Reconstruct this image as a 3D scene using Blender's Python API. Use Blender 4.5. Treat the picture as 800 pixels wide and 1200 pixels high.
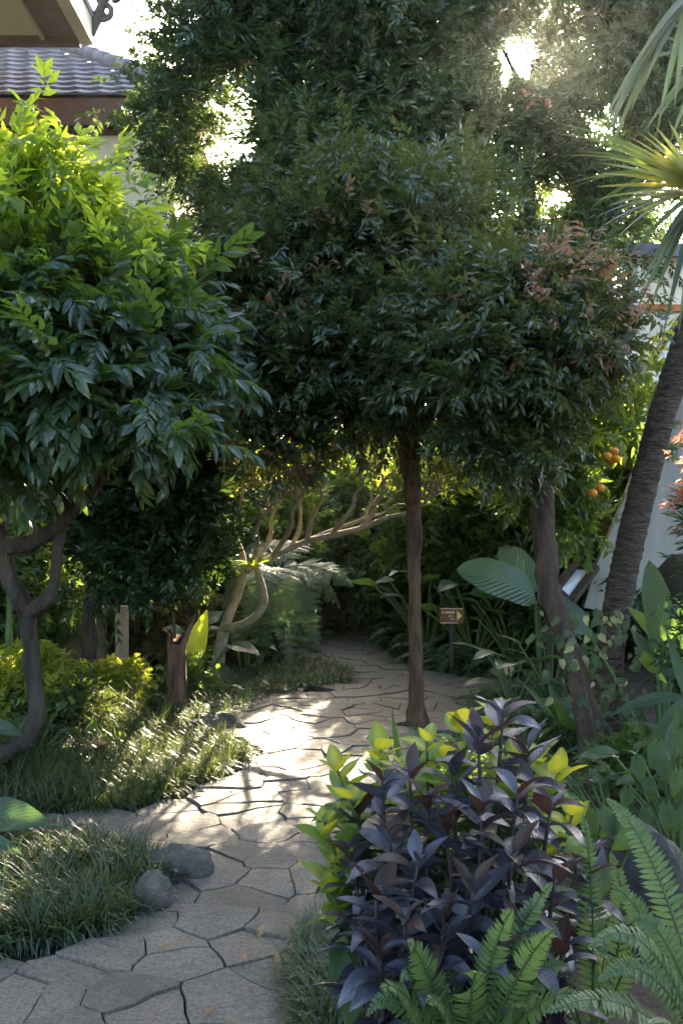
import bpy, math, random
import numpy as np
from mathutils import Vector, Matrix, noise as mnoise

SC = bpy.context.scene
COL = SC.collection
for o in list(bpy.data.objects):
    bpy.data.objects.remove(o)
random.seed(7)
RNG = np.random.default_rng(11)
R = math.radians

# ------------------------------------------------------------------ camera
CAM_H = 1.6
FPX = 1167.0                      # focal length in photograph pixels (800 x 1200)
cam = bpy.data.cameras.new('camera')
cam.sensor_fit = 'VERTICAL'
cam.sensor_height = 36.0
cam.lens = 35.0
cam.clip_start = 0.05
cam.clip_end = 3000
cam_o = bpy.data.objects.new('camera', cam)
COL.objects.link(cam_o)
cam_o.location = (0, 0, CAM_H)
cam_o.rotation_euler = (R(90), 0, 0)
SC.camera = cam_o

# ------------------------------------------------------------------ sky and sun
SUN_AZ, SUN_EL = R(9.6), R(24.1)
SUN = Vector((math.sin(SUN_AZ) * math.cos(SUN_EL), math.cos(SUN_AZ) * math.cos(SUN_EL), math.sin(SUN_EL)))
world = bpy.data.worlds.new('World')
SC.world = world
world.use_nodes = True
wn, wl = world.node_tree.nodes, world.node_tree.links
wn.clear()
w_out = wn.new('ShaderNodeOutputWorld')
w_bg = wn.new('ShaderNodeBackground')
w_sky = wn.new('ShaderNodeTexSky')
w_sky.sky_type = 'NISHITA'
w_sky.sun_disc = False
w_sky.sun_elevation = SUN_EL
w_sky.sun_rotation = SUN_AZ
w_sky.altitude = 50
w_sky.air_density = 1.0
w_sky.dust_density = 4.0
w_bg.inputs['Strength'].default_value = 0.15
wl.new(w_sky.outputs[0], w_bg.inputs['Color'])
# the sun's own bright disc and the white glare of hazy air close round it
tc = wn.new('ShaderNodeTexCoord')
dp = wn.new('ShaderNodeVectorMath'); dp.operation = 'DOT_PRODUCT'
dp.inputs[1].default_value = SUN
nm = wn.new('ShaderNodeVectorMath'); nm.operation = 'NORMALIZE'
wl.new(tc.outputs['Generated'], nm.inputs[0]); wl.new(nm.outputs[0], dp.inputs[0])
mr = wn.new('ShaderNodeMapRange'); mr.interpolation_type = 'SMOOTHERSTEP'
mr.inputs['From Min'].default_value = math.cos(R(2.4)); mr.inputs['From Max'].default_value = math.cos(R(0.4))
mr.inputs['To Min'].default_value = 0; mr.inputs['To Max'].default_value = 1
wl.new(dp.outputs['Value'], mr.inputs['Value'])
g_bg = wn.new('ShaderNodeBackground'); g_bg.inputs['Color'].default_value = (1, .9, .74, 1)
g_mul = wn.new('ShaderNodeMath'); g_mul.operation = 'MULTIPLY'; g_mul.inputs[1].default_value = 90
wl.new(mr.outputs[0], g_mul.inputs[0]); wl.new(g_mul.outputs[0], g_bg.inputs['Strength'])
addw = wn.new('ShaderNodeAddShader')
wl.new(w_bg.outputs[0], addw.inputs[0]); wl.new(g_bg.outputs[0], addw.inputs[1])
wl.new(addw.outputs[0], w_out.inputs['Surface'])

sun = bpy.data.lights.new('sun_light', 'SUN')
sun.energy = 5.0
sun.angle = R(0.5)
sun.color = (1.0, .84, .62)
sun_o = bpy.data.objects.new('sun_light', sun)
COL.objects.link(sun_o)
sun_o.rotation_euler = SUN.to_track_quat('Z', 'Y').to_euler()

SC.view_settings.view_transform = 'Standard'
SC.view_settings.look = 'None'
SC.view_settings.exposure = 3.1
SC.view_settings.gamma = 1.0
SC.view_settings.use_curve_mapping = False
SC.render.engine = 'CYCLES'
SC.cycles.max_bounces = 8
SC.cycles.diffuse_bounces = 4
SC.cycles.glossy_bounces = 2
SC.cycles.transmission_bounces = 5
SC.cycles.transparent_max_bounces = 4
SC.cycles.use_denoising = True
SC.cycles.caustics_reflective = False
SC.cycles.caustics_refractive = False
SC.cycles.sample_clamp_indirect = 8
SC.cycles.volume_bounces = 0
HAZE = .0004


def P(px, py, d):
    """the point of the place seen at photograph pixel (px, py) at depth d metres"""
    return Vector(((px - 400) / FPX * d, d, CAM_H + (600 - py) / FPX * d))


def G(px, py, z=0.0):
    d = (CAM_H - z) * FPX / (py - 600)
    return Vector(((px - 400) / FPX * d, d, z))


# ------------------------------------------------------------------ sun lanes: gaps in the crowns that let the light through
LANES = []
def lane(p, r, prob=1.0):
    LANES.append((np.array(p), r, prob))
lane((0, 0, CAM_H), .25)
for px, py, r in ((345, 945, .2), (402, 925, .2), (300, 962, .16), (385, 972, .16), (240, 962, .12), (288, 1052, .05), (322, 1066, .05), (330, 1010, .04),
                  (402, 818, .22), (372, 828, .14), (440, 815, .12), (410, 752, .2), (425, 768, .15), (395, 775, .15), (265, 985, .1), (180, 966, .12)):
    lane(G(px, py), r)
for px, py, d, r in ((200, 885, 6.5, .5), (130, 905, 6.2, .3), (265, 892, 6.5, .2), (350, 795, 9.6, .3),
                     (300, 650, 9.1, .3), (275, 600, 9.1, .32), (330, 600, 9.2, .3), (390, 610, 9.4, .3), (440, 590, 9.5, .25), (290, 700, 9.1, .25), (255, 560, 9.2, .3), (310, 545, 9.2, .3),
                     (232, 742, 9.0, .25), (60, 800, 7.2, .42), (105, 785, 7.6, .38), (15, 785, 7.4, .4), (95, 835, 7.0, .35), (35, 745, 7.6, .38), (75, 760, 7.8, .35), (125, 815, 7.6, .3), (150, 850, 6.9, .3), (150, 720, 9.8, .4),
                     
                     (720, 530, 8.2, .3), (690, 500, 8.4, .35), (700, 575, 8.2, .25), (680, 460, 8.4, .3), (792, 590, 5.3, .3), (790, 530, 5.3, .25), (757, 725, 6.0, .2), (770, 770, 6, .2),
                     (640, 905, 2.95, .12), (440, 895, 2.95, .14), (505, 885, 3.0, .1), (410, 915, 3.0, .12), (585, 845, 3.0, .12), (400, 985, 3.0, .12),
                     (770, 195, 6.2, .2), (350, 540, 12.0, .5), (300, 520, 12.0, .4), (430, 555, 12.0, .5), (550, 600, 11.0, .4), (520, 560, 12, .5), (650, 600, 10, .4), (640, 640, 10, .3),
                     (600, 330, 6.6, .2), (560, 350, 6.6, .2), (680, 350, 6.4, .2)):
    lane(P(px, py, d), r)
_lr = random.Random(77)
for px, py, d, r in ((40, 140, 5.7, .3), (60, 180, 5.7, .33), (105, 150, 5.7, .28), (20, 215, 5.6, .33), (90, 225, 5.7, .3), (50, 270, 5.6, .25), (110, 115, 5.8, .22), (165, 255, 6.0, .2)):
    lane(P(px, py, d), r * .88, .7)
for _ in range(26):
    lane((_lr.choice((_lr.uniform(-2.4, -.1), _lr.uniform(1.6, 2.9))), _lr.uniform(9.5, 13.2), _lr.uniform(1.3, 3.4)), _lr.uniform(.25, .5), .9)
for px in (262, 300, 340, 380, 420, 456):
    for py in (535, 585, 640):
        lane(P(px, py, _lr.uniform(9.3, 12.2)), .27, .92 if px < 400 else .4)
for px in (520, 570, 615, 665):
    for py in (575, 640):
        lane(P(px, py, _lr.uniform(9.5, 11.5)), .25, .9)
_S = np.array(SUN)
def lane_keep(pos, margin=.9):
    """False for positions that stand in a sun lane (more than margin in front of its end)"""
    keep = np.ones(len(pos), bool)
    for p, r, prob in LANES:
        v = pos - p
        t = v @ _S
        dist = np.linalg.norm(v - t[:, None] * _S, axis=1)
        keep &= ~((t > margin) & (dist < r * (0.75 + 0.5 * RNG.random(len(pos)))) & (RNG.random(len(pos)) < prob))
    return keep


# ------------------------------------------------------------------ object helpers
def tag(o, label=None, cat=None, group=None, kind=None):
    if label: o['label'] = label
    if cat: o['category'] = cat
    if group: o['group'] = group
    if kind: o['kind'] = kind
    return o


def thing(name, label, cat, loc=(0, 0, 0), rz=0.0, s=1.0, group=None):
    o = bpy.data.objects.new(name, None)
    COL.objects.link(o)
    o.empty_display_size = .1
    o.location = loc
    o.rotation_euler = (0, 0, rz)
    o.scale = (s, s, s)
    return tag(o, label, cat, group)


def link(name, me, parent=None, mats=None, mw=None):
    """one mesh object; parent's empties carry rotation/scale, mw is the local matrix"""
    o = bpy.data.objects.new(name, me)
    COL.objects.link(o)
    if mats is not None and len(me.materials) == 0:
        for m in (mats if isinstance(mats, (list, tuple)) else [mats]):
            me.materials.append(m)
    if parent is not None:
        o.parent = parent
    if mw is not None:
        o.matrix_basis = mw
    return o


def np_mesh(name, V, T, rnd=None, mi=None, uv=None, smooth=False):
    """mesh from vertex and triangle arrays with a per-face random value"""
    me = bpy.data.meshes.new(name)
    V = np.asarray(V, np.float32); T = np.asarray(T, np.int32)
    me.vertices.add(len(V)); me.vertices.foreach_set('co', V.ravel())
    me.loops.add(T.size); me.loops.foreach_set('vertex_index', T.ravel())
    me.polygons.add(len(T)); me.polygons.foreach_set('loop_start', np.arange(0, T.size, 3, dtype=np.int32))
    if mi is not None:
        me.polygons.foreach_set('material_index', np.asarray(mi, np.int32))
    me.polygons.foreach_set('use_smooth', np.full(len(T), smooth))
    if rnd is not None:
        a = me.attributes.new('rnd', 'FLOAT', 'FACE')
        a.data.foreach_set('value', np.asarray(rnd, np.float32))
    if uv is not None:
        u = me.uv_layers.new(name='UVMap')
        u.data.foreach_set('uv', np.asarray(uv, np.float32)[T.ravel()].ravel())
    me.update(calc_edges=True)
    return me


class MB:
    """collects polygons, builds one mesh"""
    def __init__(s): s.v, s.f, s.sm, s.mi = [], [], [], []
    def add(s, V, F, smooth=False, mi=0):
        b = len(s.v); s.v += [tuple(x) for x in V]
        for f in F:
            s.f.append([i + b for i in f]); s.sm.append(smooth); s.mi.append(mi)
    def box(s, x0, x1, y0, y1, z0, z1, M=None, mi=0):
        V = [Vector(p) for p in ((x0, y0, z0), (x1, y0, z0), (x1, y1, z0), (x0, y1, z0), (x0, y0, z1), (x1, y0, z1), (x1, y1, z1), (x0, y1, z1))]
        if M is not None: V = [M @ p for p in V]
        s.add(V, [(3, 2, 1, 0), (4, 5, 6, 7), (0, 1, 5, 4), (1, 2, 6, 5), (2, 3, 7, 6), (3, 0, 4, 7)], False, mi)
    def prism(s, pts, off, mi=0):
        n = len(pts); A = [Vector(p) for p in pts]; B = [p + Vector(off) for p in A]
        s.add(A + B, [list(range(n)), list(range(2 * n - 1, n - 1, -1))] + [(i, i + n, (i + 1) % n + n, (i + 1) % n) for i in range(n)], False, mi)
    def tube(s, pts, rad, n=10, rough=0.0, steps=4, caps=True, mi=0, freq=6.0, flute=0):
        pts = [Vector(p) for p in pts]
        C, RR = [], []
        for i in range(len(pts) - 1):
            p0, p1, p2, p3 = pts[max(i - 1, 0)], pts[i], pts[i + 1], pts[min(i + 2, len(pts) - 1)]
            for k in range(steps):
                t = k / steps
                C.append(.5 * ((2 * p1) + (p2 - p0) * t + (2 * p0 - 5 * p1 + 4 * p2 - p3) * t * t + (3 * p1 - p0 - 3 * p2 + p3) * t ** 3))
                RR.append(rad[i] * (1 - t) + rad[i + 1] * t)
        C.append(pts[-1]); RR.append(rad[-1])
        V, F = [], []
        ref = None
        for i, c in enumerate(C):
            tg = (C[min(i + 1, len(C) - 1)] - C[max(i - 1, 0)]).normalized()
            if ref is None:
                ref = tg.orthogonal().normalized()
            ref = (ref - tg * ref.dot(tg)).normalized()
            bi = tg.cross(ref)
            for k in range(n):
                a = 2 * math.pi * k / n
                dv = ref * math.cos(a) + bi * math.sin(a)
                r = RR[i]
                if rough:
                    r *= 1 + rough * (mnoise.noise((c + dv * RR[i]) * freq) * 1.2 + .5 * mnoise.noise((c + dv * RR[i]) * freq * 3.1))
                if flute:
                    r *= 1 + flute * math.sin(a * 3 + i * .25)
                V.append(c + dv * r)
        for i in range(len(C) - 1):
            for k in range(n):
                F.append((i * n + k, i * n + (k + 1) % n, (i + 1) * n + (k + 1) % n, (i + 1) * n + k))
        if caps:
            F.append(list(range(n - 1, -1, -1))); F.append([(len(C) - 1) * n + k for k in range(n)])
        s.add(V, F, True, mi)
    def mesh(s, name, base=None):
        me = bpy.data.meshes.new(name)
        V = s.v if base is None else [tuple(Vector(v) - Vector(base)) for v in s.v]
        me.from_pydata(V, [], s.f)
        me.polygons.foreach_set('use_smooth', s.sm)
        me.polygons.foreach_set('material_index', s.mi)
        me.update()
        return me


# ------------------------------------------------------------------ materials
def new_mat(name):
    m = bpy.data.materials.new(name); m.use_nodes = True
    n, l = m.node_tree.nodes, m.node_tree.links
    n.clear()
    out = n.new('ShaderNodeOutputMaterial')
    return m, n, l, out


def c4(c): return (c[0], c[1], c[2], 1)


def leaf_mat(name, cols, trans, rough=.42, tf=.34, src='attr', veins=0, vfreq=30., spec=.5, vcol=None, edge=None, noise_amt=.35):
    """leaf: gloss coat over a body that lets light through; colours vary leaf by leaf"""
    m, n, l, out = new_mat(name)
    ramp = n.new('ShaderNodeValToRGB')
    els = ramp.color_ramp.elements
    while len(els) < len(cols): els.new(.5)
    for i, c in enumerate(cols):
        els[i].position = i / max(1, len(cols) - 1); els[i].color = c4(c)
    if src == 'attr':
        a = n.new('ShaderNodeAttribute'); a.attribute_name = 'rnd'; val = a.outputs['Fac']
    else:
        a = n.new('ShaderNodeObjectInfo'); val = a.outputs['Random']
    gm = n.new('ShaderNodeNewGeometry')
    nz = n.new('ShaderNodeTexNoise'); nz.inputs['Scale'].default_value = 14 if src != 'attr' else 3.0; nz.inputs['Detail'].default_value = 3
    l.new(gm.outputs['Position'], nz.inputs['Vector'])
    mx = n.new('ShaderNodeMath'); mx.operation = 'MULTIPLY_ADD'; mx.inputs[1].default_value = noise_amt; mx.inputs[2].default_value = -noise_amt / 2
    l.new(nz.outputs['Fac'], mx.inputs[0])
    ad = n.new('ShaderNodeMath'); ad.operation = 'ADD'; ad.use_clamp = True
    l.new(mx.outputs[0], ad.inputs[0]); l.new(val, ad.inputs[1]); l.new(ad.outputs[0], ramp.inputs[0])
    col = ramp.outputs[0]
    pr = n.new('ShaderNodeBsdfPrincipled')
    pr.inputs['Roughness'].default_value = rough
    pr.inputs['Specular IOR Level'].default_value = spec
    tr = n.new('ShaderNodeBsdfTranslucent')
    mixt = n.new('ShaderNodeMix'); mixt.data_type = 'RGBA'; mixt.blend_type = 'MIX'; mixt.inputs[0].default_value = .75
    l.new(col, mixt.inputs[6]); mixt.inputs[7].default_value = c4(trans)
    if veins:
        uv = n.new('ShaderNodeUVMap'); sp = n.new('ShaderNodeSeparateXYZ'); l.new(uv.outputs[0], sp.inputs[0])
        ab = n.new('ShaderNodeMath'); ab.operation = 'ABSOLUTE'; l.new(sp.outputs['X'], ab.inputs[0])
        m1 = n.new('ShaderNodeMath'); m1.operation = 'MULTIPLY_ADD'; m1.inputs[1].default_value = -.28; l.new(ab.outputs[0], m1.inputs[0]); l.new(sp.outputs['Y'], m1.inputs[2])
        m2 = n.new('ShaderNodeMath'); m2.operation = 'MULTIPLY'; m2.inputs[1].default_value = vfreq; l.new(m1.outputs[0], m2.inputs[0])
        sn = n.new('ShaderNodeMath'); sn.operation = 'SINE'; l.new(m2.outputs[0], sn.inputs[0])
        pw = n.new('ShaderNodeMath'); pw.operation = 'ABSOLUTE'; l.new(sn.outputs[0], pw.inputs[0])
        # midrib
        mrb = n.new('ShaderNodeMapRange'); mrb.inputs['From Min'].default_value = 0; mrb.inputs['From Max'].default_value = .07; l.new(ab.outputs[0], mrb.inputs['Value'])
        mn = n.new('ShaderNodeMath'); mn.operation = 'MULTIPLY'; l.new(pw.outputs[0], mn.inputs[0]); l.new(mrb.outputs[0], mn.inputs[1])
        bp = n.new('ShaderNodeBump'); bp.inputs['Strength'].default_value = veins; bp.inputs['Distance'].default_value = .004
        l.new(mn.outputs[0], bp.inputs['Height']); l.new(bp.outputs[0], pr.inputs['Normal'])
        if vcol:
            vm = n.new('ShaderNodeMapRange'); vm.inputs['From Min'].default_value = 0; vm.inputs['From Max'].default_value = .22
            vm.inputs['To Min'].default_value = .75; vm.inputs['To Max'].default_value = 0; l.new(mn.outputs[0], vm.inputs['Value'])
            vx = n.new('ShaderNodeMix'); vx.data_type = 'RGBA'; vx.inputs[7].default_value = c4(vcol)
            l.new(vm.outputs[0], vx.inputs[0]); l.new(col, vx.inputs[6]); col = vx.outputs[2]
        if edge:
            em = n.new('ShaderNodeMapRange'); em.inputs['From Min'].default_value = edge[0]; em.inputs['From Max'].default_value = edge[1]
            n2 = n.new('ShaderNodeMath'); n2.operation = 'MULTIPLY_ADD'; n2.inputs[1].default_value = .9; l.new(nz.outputs['Fac'], n2.inputs[0]); l.new(ab.outputs[0], n2.inputs[2])
            l.new(n2.outputs[0], em.inputs['Value'])
            ex = n.new('ShaderNodeMix'); ex.data_type = 'RGBA'; ex.inputs[7].default_value = c4(edge[2])
            l.new(em.outputs[0], ex.inputs[0]); l.new(col, ex.inputs[6]); col = ex.outputs[2]
    l.new(col, pr.inputs['Base Color']); l.new(mixt.outputs[2], tr.inputs['Color'])
    ms = n.new('ShaderNodeMixShader'); ms.inputs[0].default_value = tf
    l.new(pr.outputs[0], ms.inputs[1]); l.new(tr.outputs[0], ms.inputs[2]); l.new(ms.outputs[0], out.inputs[0])
    return m


def solid(name, c1, c2, scale=8., rough=.8, bump=.3, bscale=40., stretch=(1, 1, 1), detail=6, spec=.3, c3=None, dist=.01, metal=0):
    m, n, l, out = new_mat(name)
    gm = n.new('ShaderNodeNewGeometry')
    mp = n.new('ShaderNodeMapping'); mp.inputs['Scale'].default_value = stretch; l.new(gm.outputs['Position'], mp.inputs['Vector'])
    nz = n.new('ShaderNodeTexNoise'); nz.inputs['Scale'].default_value = scale; nz.inputs['Detail'].default_value = detail; nz.inputs['Roughness'].default_value = .65
    l.new(mp.outputs[0], nz.inputs['Vector'])
    rp = n.new('ShaderNodeValToRGB'); e = rp.color_ramp.elements
    e[0].position = .32; e[0].color = c4(c1); e[1].position = .68; e[1].color = c4(c2)
    if c3:
        x = e.new(.85); x.color = c4(c3)
    l.new(nz.outputs['Fac'], rp.inputs[0])
    pr = n.new('ShaderNodeBsdfPrincipled'); pr.inputs['Roughness'].default_value = rough; pr.inputs['Specular IOR Level'].default_value = spec; pr.inputs['Metallic'].default_value = metal
    l.new(rp.outputs[0], pr.inputs['Base Color'])
    if bump:
        nb = n.new('ShaderNodeTexNoise'); nb.inputs['Scale'].default_value = bscale; nb.inputs['Detail'].default_value = 6; l.new(mp.outputs[0], nb.inputs['Vector'])
        bp = n.new('ShaderNodeBump'); bp.inputs['Strength'].default_value = bump; bp.inputs['Distance'].default_value = dist
        l.new(nb.outputs['Fac'], bp.inputs['Height']); l.new(bp.outputs[0], pr.inputs['Normal'])
    l.new(pr.outputs[0], out.inputs[0])
    return m


def stone_mat():
    m, n, l, out = new_mat('flagstone')
    gm = n.new('ShaderNodeNewGeometry'); oi = n.new('ShaderNodeObjectInfo')
    n1 = n.new('ShaderNodeTexNoise'); n1.inputs['Scale'].default_value = 2.2; n1.inputs['Detail'].default_value = 6
    n2 = n.new('ShaderNodeTexNoise'); n2.inputs['Scale'].default_value = 70; n2.inputs['Detail'].default_value = 8; n2.inputs['Roughness'].default_value = .75
    for x in (n1, n2): l.new(gm.outputs['Position'], x.inputs['Vector'])
    rp = n.new('ShaderNodeValToRGB'); e = rp.color_ramp.elements
    e[0].position = 0; e[0].color = (.072, .062, .05, 1); e[1].position = 1; e[1].color = (.165, .14, .11, 1)
    md = e.new(.5); md.color = (.112, .097, .079, 1)
    a = n.new('ShaderNodeMath'); a.operation = 'MULTIPLY_ADD'; a.inputs[1].default_value = .42
    b = n.new('ShaderNodeMath'); b.operation = 'MULTIPLY_ADD'; b.inputs[1].default_value = .9; b.inputs[2].default_value = -.12
    l.new(n1.outputs['Fac'], b.inputs[0]); l.new(oi.outputs['Random'], a.inputs[0]); l.new(b.outputs[0], a.inputs[2]); l.new(a.outputs[0], rp.inputs[0])
    sp = n.new('ShaderNodeMapRange'); sp.inputs['From Min'].default_value = .35; sp.inputs['From Max'].default_value = .65; sp.inputs['To Min'].default_value = .45; sp.inputs['To Max'].default_value = 1.5
    l.new(n2.outputs['Fac'], sp.inputs['Value'])
    mm = n.new('ShaderNodeMix'); mm.data_type = 'RGBA'; mm.blend_type = 'MULTIPLY'; mm.inputs[0].default_value = 1
    l.new(rp.outputs[0], mm.inputs[6]); l.new(sp.outputs[0], mm.inputs[7])
    pr = n.new('ShaderNodeBsdfPrincipled'); pr.inputs['Roughness'].default_value = .75; pr.inputs['Specular IOR Level'].default_value = .35
    n4 = n.new('ShaderNodeTexNoise'); n4.inputs['Scale'].default_value = 1.7; n4.inputs['Detail'].default_value = 9; n4.inputs['Roughness'].default_value = .7; l.new(gm.outputs['Position'], n4.inputs['Vector'])
    st = n.new('ShaderNodeMapRange'); st.inputs['From Min'].default_value = .5; st.inputs['From Max'].default_value = .68; st.inputs['To Max'].default_value = .6; l.new(n4.outputs['Fac'], st.inputs['Value'])
    mx = n.new('ShaderNodeMix'); mx.data_type = 'RGBA'; mx.inputs[7].default_value = (.05, .046, .032, 1); l.new(st.outputs[0], mx.inputs[0]); l.new(mm.outputs[2], mx.inputs[6])
    l.new(mx.outputs[2], pr.inputs['Base Color'])
    n3 = n.new('ShaderNodeTexNoise'); n3.inputs['Scale'].default_value = 14; n3.inputs['Detail'].default_value = 8; l.new(gm.outputs['Position'], n3.inputs['Vector'])
    ad = n.new('ShaderNodeMath'); ad.operation = 'MULTIPLY_ADD'; ad.inputs[1].default_value = .35; l.new(n2.outputs['Fac'], ad.inputs[0]); l.new(n3.outputs['Fac'], ad.inputs[2])
    bp = n.new('ShaderNodeBump'); bp.inputs['Strength'].default_value = .9; bp.inputs['Distance'].default_value = .018
    l.new(ad.outputs[0], bp.inputs['Height']); l.new(bp.outputs[0], pr.inputs['Normal']); l.new(pr.outputs[0], out.inputs[0])
    return m


M = {}
M['soil'] = solid('soil', (.025, .017, .011), (.06, .042, .027), 3, .95, .6, 30, dist=.03)
M['joint'] = solid('joint_earth', (.012, .010, .008), (.03, .024, .018), 12, .95, .5, 60)
M['stone'] = stone_mat()
M['rock'] = solid('garden_rock', (.04, .036, .03), (.115, .105, .09), 7, .85, 1, 26, c3=(.09, .1, .06), dist=.04)
M['darkrock'] = solid('dark_rock', (.01, .011, .011), (.035, .036, .034), 7, .7, .8, 18, dist=.03)
M['bark_red'] = solid('bark_red_brown', (.03, .017, .012), (.16, .095, .058), 16, .9, 1, 34, (1, 1, .16), c3=(.11, .1, .07), dist=.05)
M['bark_dark'] = solid('bark_dark', (.022, .017, .014), (.075, .058, .045), 9, .92, .9, 30, (1, 1, .3), dist=.05)
M['bark_mid'] = solid('bark_mid', (.03, .021, .016), (.11, .075, .055), 10, .92, .9, 34, (1, 1, .25), dist=.05)
M['bark_pale'] = solid('bark_pale_grey', (.17, .145, .1), (.33, .28, .19), 12, .85, .5, 50, c3=(.2, .2, .12))
M['stem_green'] = solid('green_stem', (.04, .075, .025), (.09, .13, .04), 12, .6, .2, 40)
M['stem_brown'] = solid('brown_stem', (.05, .033, .022), (.12, .08, .05), 14, .8, .4, 60)
M['stem_dark'] = solid('dark_purple_stem', (.02, .014, .016), (.05, .034, .035), 14, .6, .3, 60)
M['plaster'] = solid('cream_plaster', (.47, .4, .27), (.63, .56, .41), 1.3, .9, .12, 60)
M['soffit'] = solid('cream_soffit_board', (.5, .45, .33), (.58, .52, .39), 1.6, .9, .1, 30)
M['brown'] = solid('brown_timber', (.05, .026, .018), (.11, .058, .04), 9, .7, .3, 40, (1, 1, 4))
M['tanwood'] = solid('tan_timber', (.2, .16, .1), (.32, .26, .17), 6, .85, .3, 40, (3, 3, .4))
M['palefascia'] = solid('pale_fascia', (.4, .36, .3), (.52, .47, .4), 3, .8, .15, 40)
M['tile'] = solid('roof_tile_grey', (.07, .072, .088), (.13, .132, .16), 6, .75, .4, 40)
M['concrete'] = solid('grey_concrete', (.25, .235, .21), (.37, .35, .315), 1.8, .9, .3, 30, (2.5, 2.5, .35), c3=(.42, .4, .365))
M['white'] = solid('white_paint', (.72, .74, .76), (.8, .81, .82), 2, .6, .08, 30)
M['cream'] = solid('cream_paint', (.62, .55, .44), (.7, .64, .53), 2, .8, .1, 30)
M['orange_band'] = solid('orange_band_paint', (.4, .13, .04), (.5, .18, .06), 5, .7, .1, 30)
M['darkwood'] = solid('dark_timber', (.022, .014, .010), (.06, .04, .028), 9, .75, .4, 50, (2, 2, .3))
M['panel'] = solid('pale_panel', (.5, .53, .56), (.62, .64, .66), 3, .35, .05, 30)
M['signboard'] = solid('sign_brown', (.13, .045, .018), (.2, .075, .03), 14, .5, .2, 60, (.4, 1, 3))
M['gold'] = solid('gold_paint', (.62, .42, .12), (.75, .52, .18), 20, .45, .1, 60)
M['palegold'] = solid('pale_lettering', (.6, .5, .36), (.7, .6, .45), 20, .5, .1, 60)
M['fruit'] = solid('orange_fruit', (.62, .21, .02), (.75, .31, .03), 12, .4, .15, 90)
M['ceramic'] = solid('white_ceramic', (.7, .69, .66), (.8, .79, .77), 4, .35, .05, 20)
M['ironwork'] = solid('dark_ornament', (.02, .02, .022), (.05, .048, .046), 10, .8, .4, 40)
M['palmbark'] = solid('palm_bark', (.03, .022, .017), (.14, .105, .08), 14, .92, 1, 30, (.8, .8, 3.0), dist=.04)
M['dryleaf'] = solid('dry_leaf', (.16, .085, .035), (.3, .18, .08), 14, .7, .2, 30)

M['lf_syz'] = leaf_mat('leaf_deep_green', [(.017, .037, .015), (.032, .058, .021), (.058, .086, .03)], (.17, .19, .03), .3, spec=.6)
M['lf_red'] = leaf_mat('leaf_young_red', [(.15, .08, .05), (.23, .12, .08), (.16, .12, .06), (.09, .1, .045)], (.4, .24, .12), .45, .42)
M['lf_fine'] = leaf_mat('leaf_fine_dark', [(.014, .034, .016), (.026, .056, .022), (.042, .074, .028)], (.13, .2, .03), .32, spec=.65)
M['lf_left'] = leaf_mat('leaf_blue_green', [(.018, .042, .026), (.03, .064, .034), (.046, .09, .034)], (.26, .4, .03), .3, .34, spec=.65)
M['lf_bright'] = leaf_mat('leaf_sunlit_tint', [(.05, .12, .025), (.085, .17, .035), (.12, .21, .04)], (.6, .72, .04), .42, .6)  # sunlight on the left tree's top painted in as a brighter leaf colour
M['lf_black'] = leaf_mat('leaf_glossy_dark', [(.012, .03, .014), (.02, .05, .02), (.035, .07, .024)], (.1, .17, .02), .3, .25)
M['lf_back'] = leaf_mat('leaf_back_green', [(.028, .065, .02), (.05, .1, .028), (.08, .14, .035)], (.3, .42, .035), .45, .42)
M['lf_yel'] = leaf_mat('leaf_yellow_green', [(.09, .14, .025), (.15, .2, .03), (.22, .24, .04)], (.5, .55, .04), .45, .5)
M['lf_fern'] = leaf_mat('fern_green', [(.036, .075, .024), (.055, .105, .032), (.078, .125, .042)], (.2, .3, .06), .45, .35)
M['lf_fernfar'] = leaf_mat('fern_dark_green', [(.03, .066, .026), (.046, .09, .034), (.066, .115, .042)], (.16, .26, .04), .45, .35)
M['lf_tree_fern'] = leaf_mat('tree_fern_green', [(.045, .095, .05), (.07, .13, .068), (.09, .15, .075)], (.2, .3, .08), .45, .35)
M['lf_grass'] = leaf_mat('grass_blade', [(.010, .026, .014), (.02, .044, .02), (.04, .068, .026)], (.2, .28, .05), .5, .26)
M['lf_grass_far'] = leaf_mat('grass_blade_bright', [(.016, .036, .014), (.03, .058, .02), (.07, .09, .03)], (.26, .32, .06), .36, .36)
M['lf_dryfine'] = leaf_mat('leaf_dry_fine', [(.08, .075, .03), (.14, .12, .05), (.2, .17, .075)], (.4, .36, .1), .55, .4)
M['lf_pink'] = leaf_mat('leaf_pink_tip', [(.2, .09, .06), (.32, .16, .11), (.2, .16, .06)], (.7, .32, .18), .45, .5)

M['bl_purple'] = leaf_mat('leaf_purple', [(.026, .025, .034), (.044, .048, .064), (.078, .088, .112)], (.1, .03, .06), .3, .12, 'obj', .22, 34, .6, vcol=(.04, .02, .045))
M['bl_maroon'] = leaf_mat('leaf_maroon', [(.03, .016, .013), (.05, .03, .026)], (.14, .05, .03), .4, .18, 'obj', .22, 34, .5)
M['bl_gold'] = leaf_mat('leaf_golden', [(.3, .34, .03), (.42, .42, .035), (.5, .42, .04)], (.7, .65, .04), .42, .42, 'obj', .5, 45, .5, edge=(.55, 1.15, (.12, .22, .035)))
M['bl_lime'] = leaf_mat('leaf_lime', [(.07, .15, .03), (.12, .22, .03), (.2, .29, .035)], (.4, .5, .04), .42, .4, 'obj', .5, 45, .5)
M['bl_green'] = leaf_mat('leaf_mid_green', [(.018, .046, .02), (.03, .07, .027), (.045, .092, .034)], (.2, .34, .035), .4, .32, 'obj', .6, 50, .5)
M['bl_taro'] = leaf_mat('leaf_taro', [(.022, .056, .034), (.032, .074, .042), (.045, .095, .048)], (.2, .36, .05), .38, .3, 'obj', .9, 42, .5, vcol=(.08, .15, .07))
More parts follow.
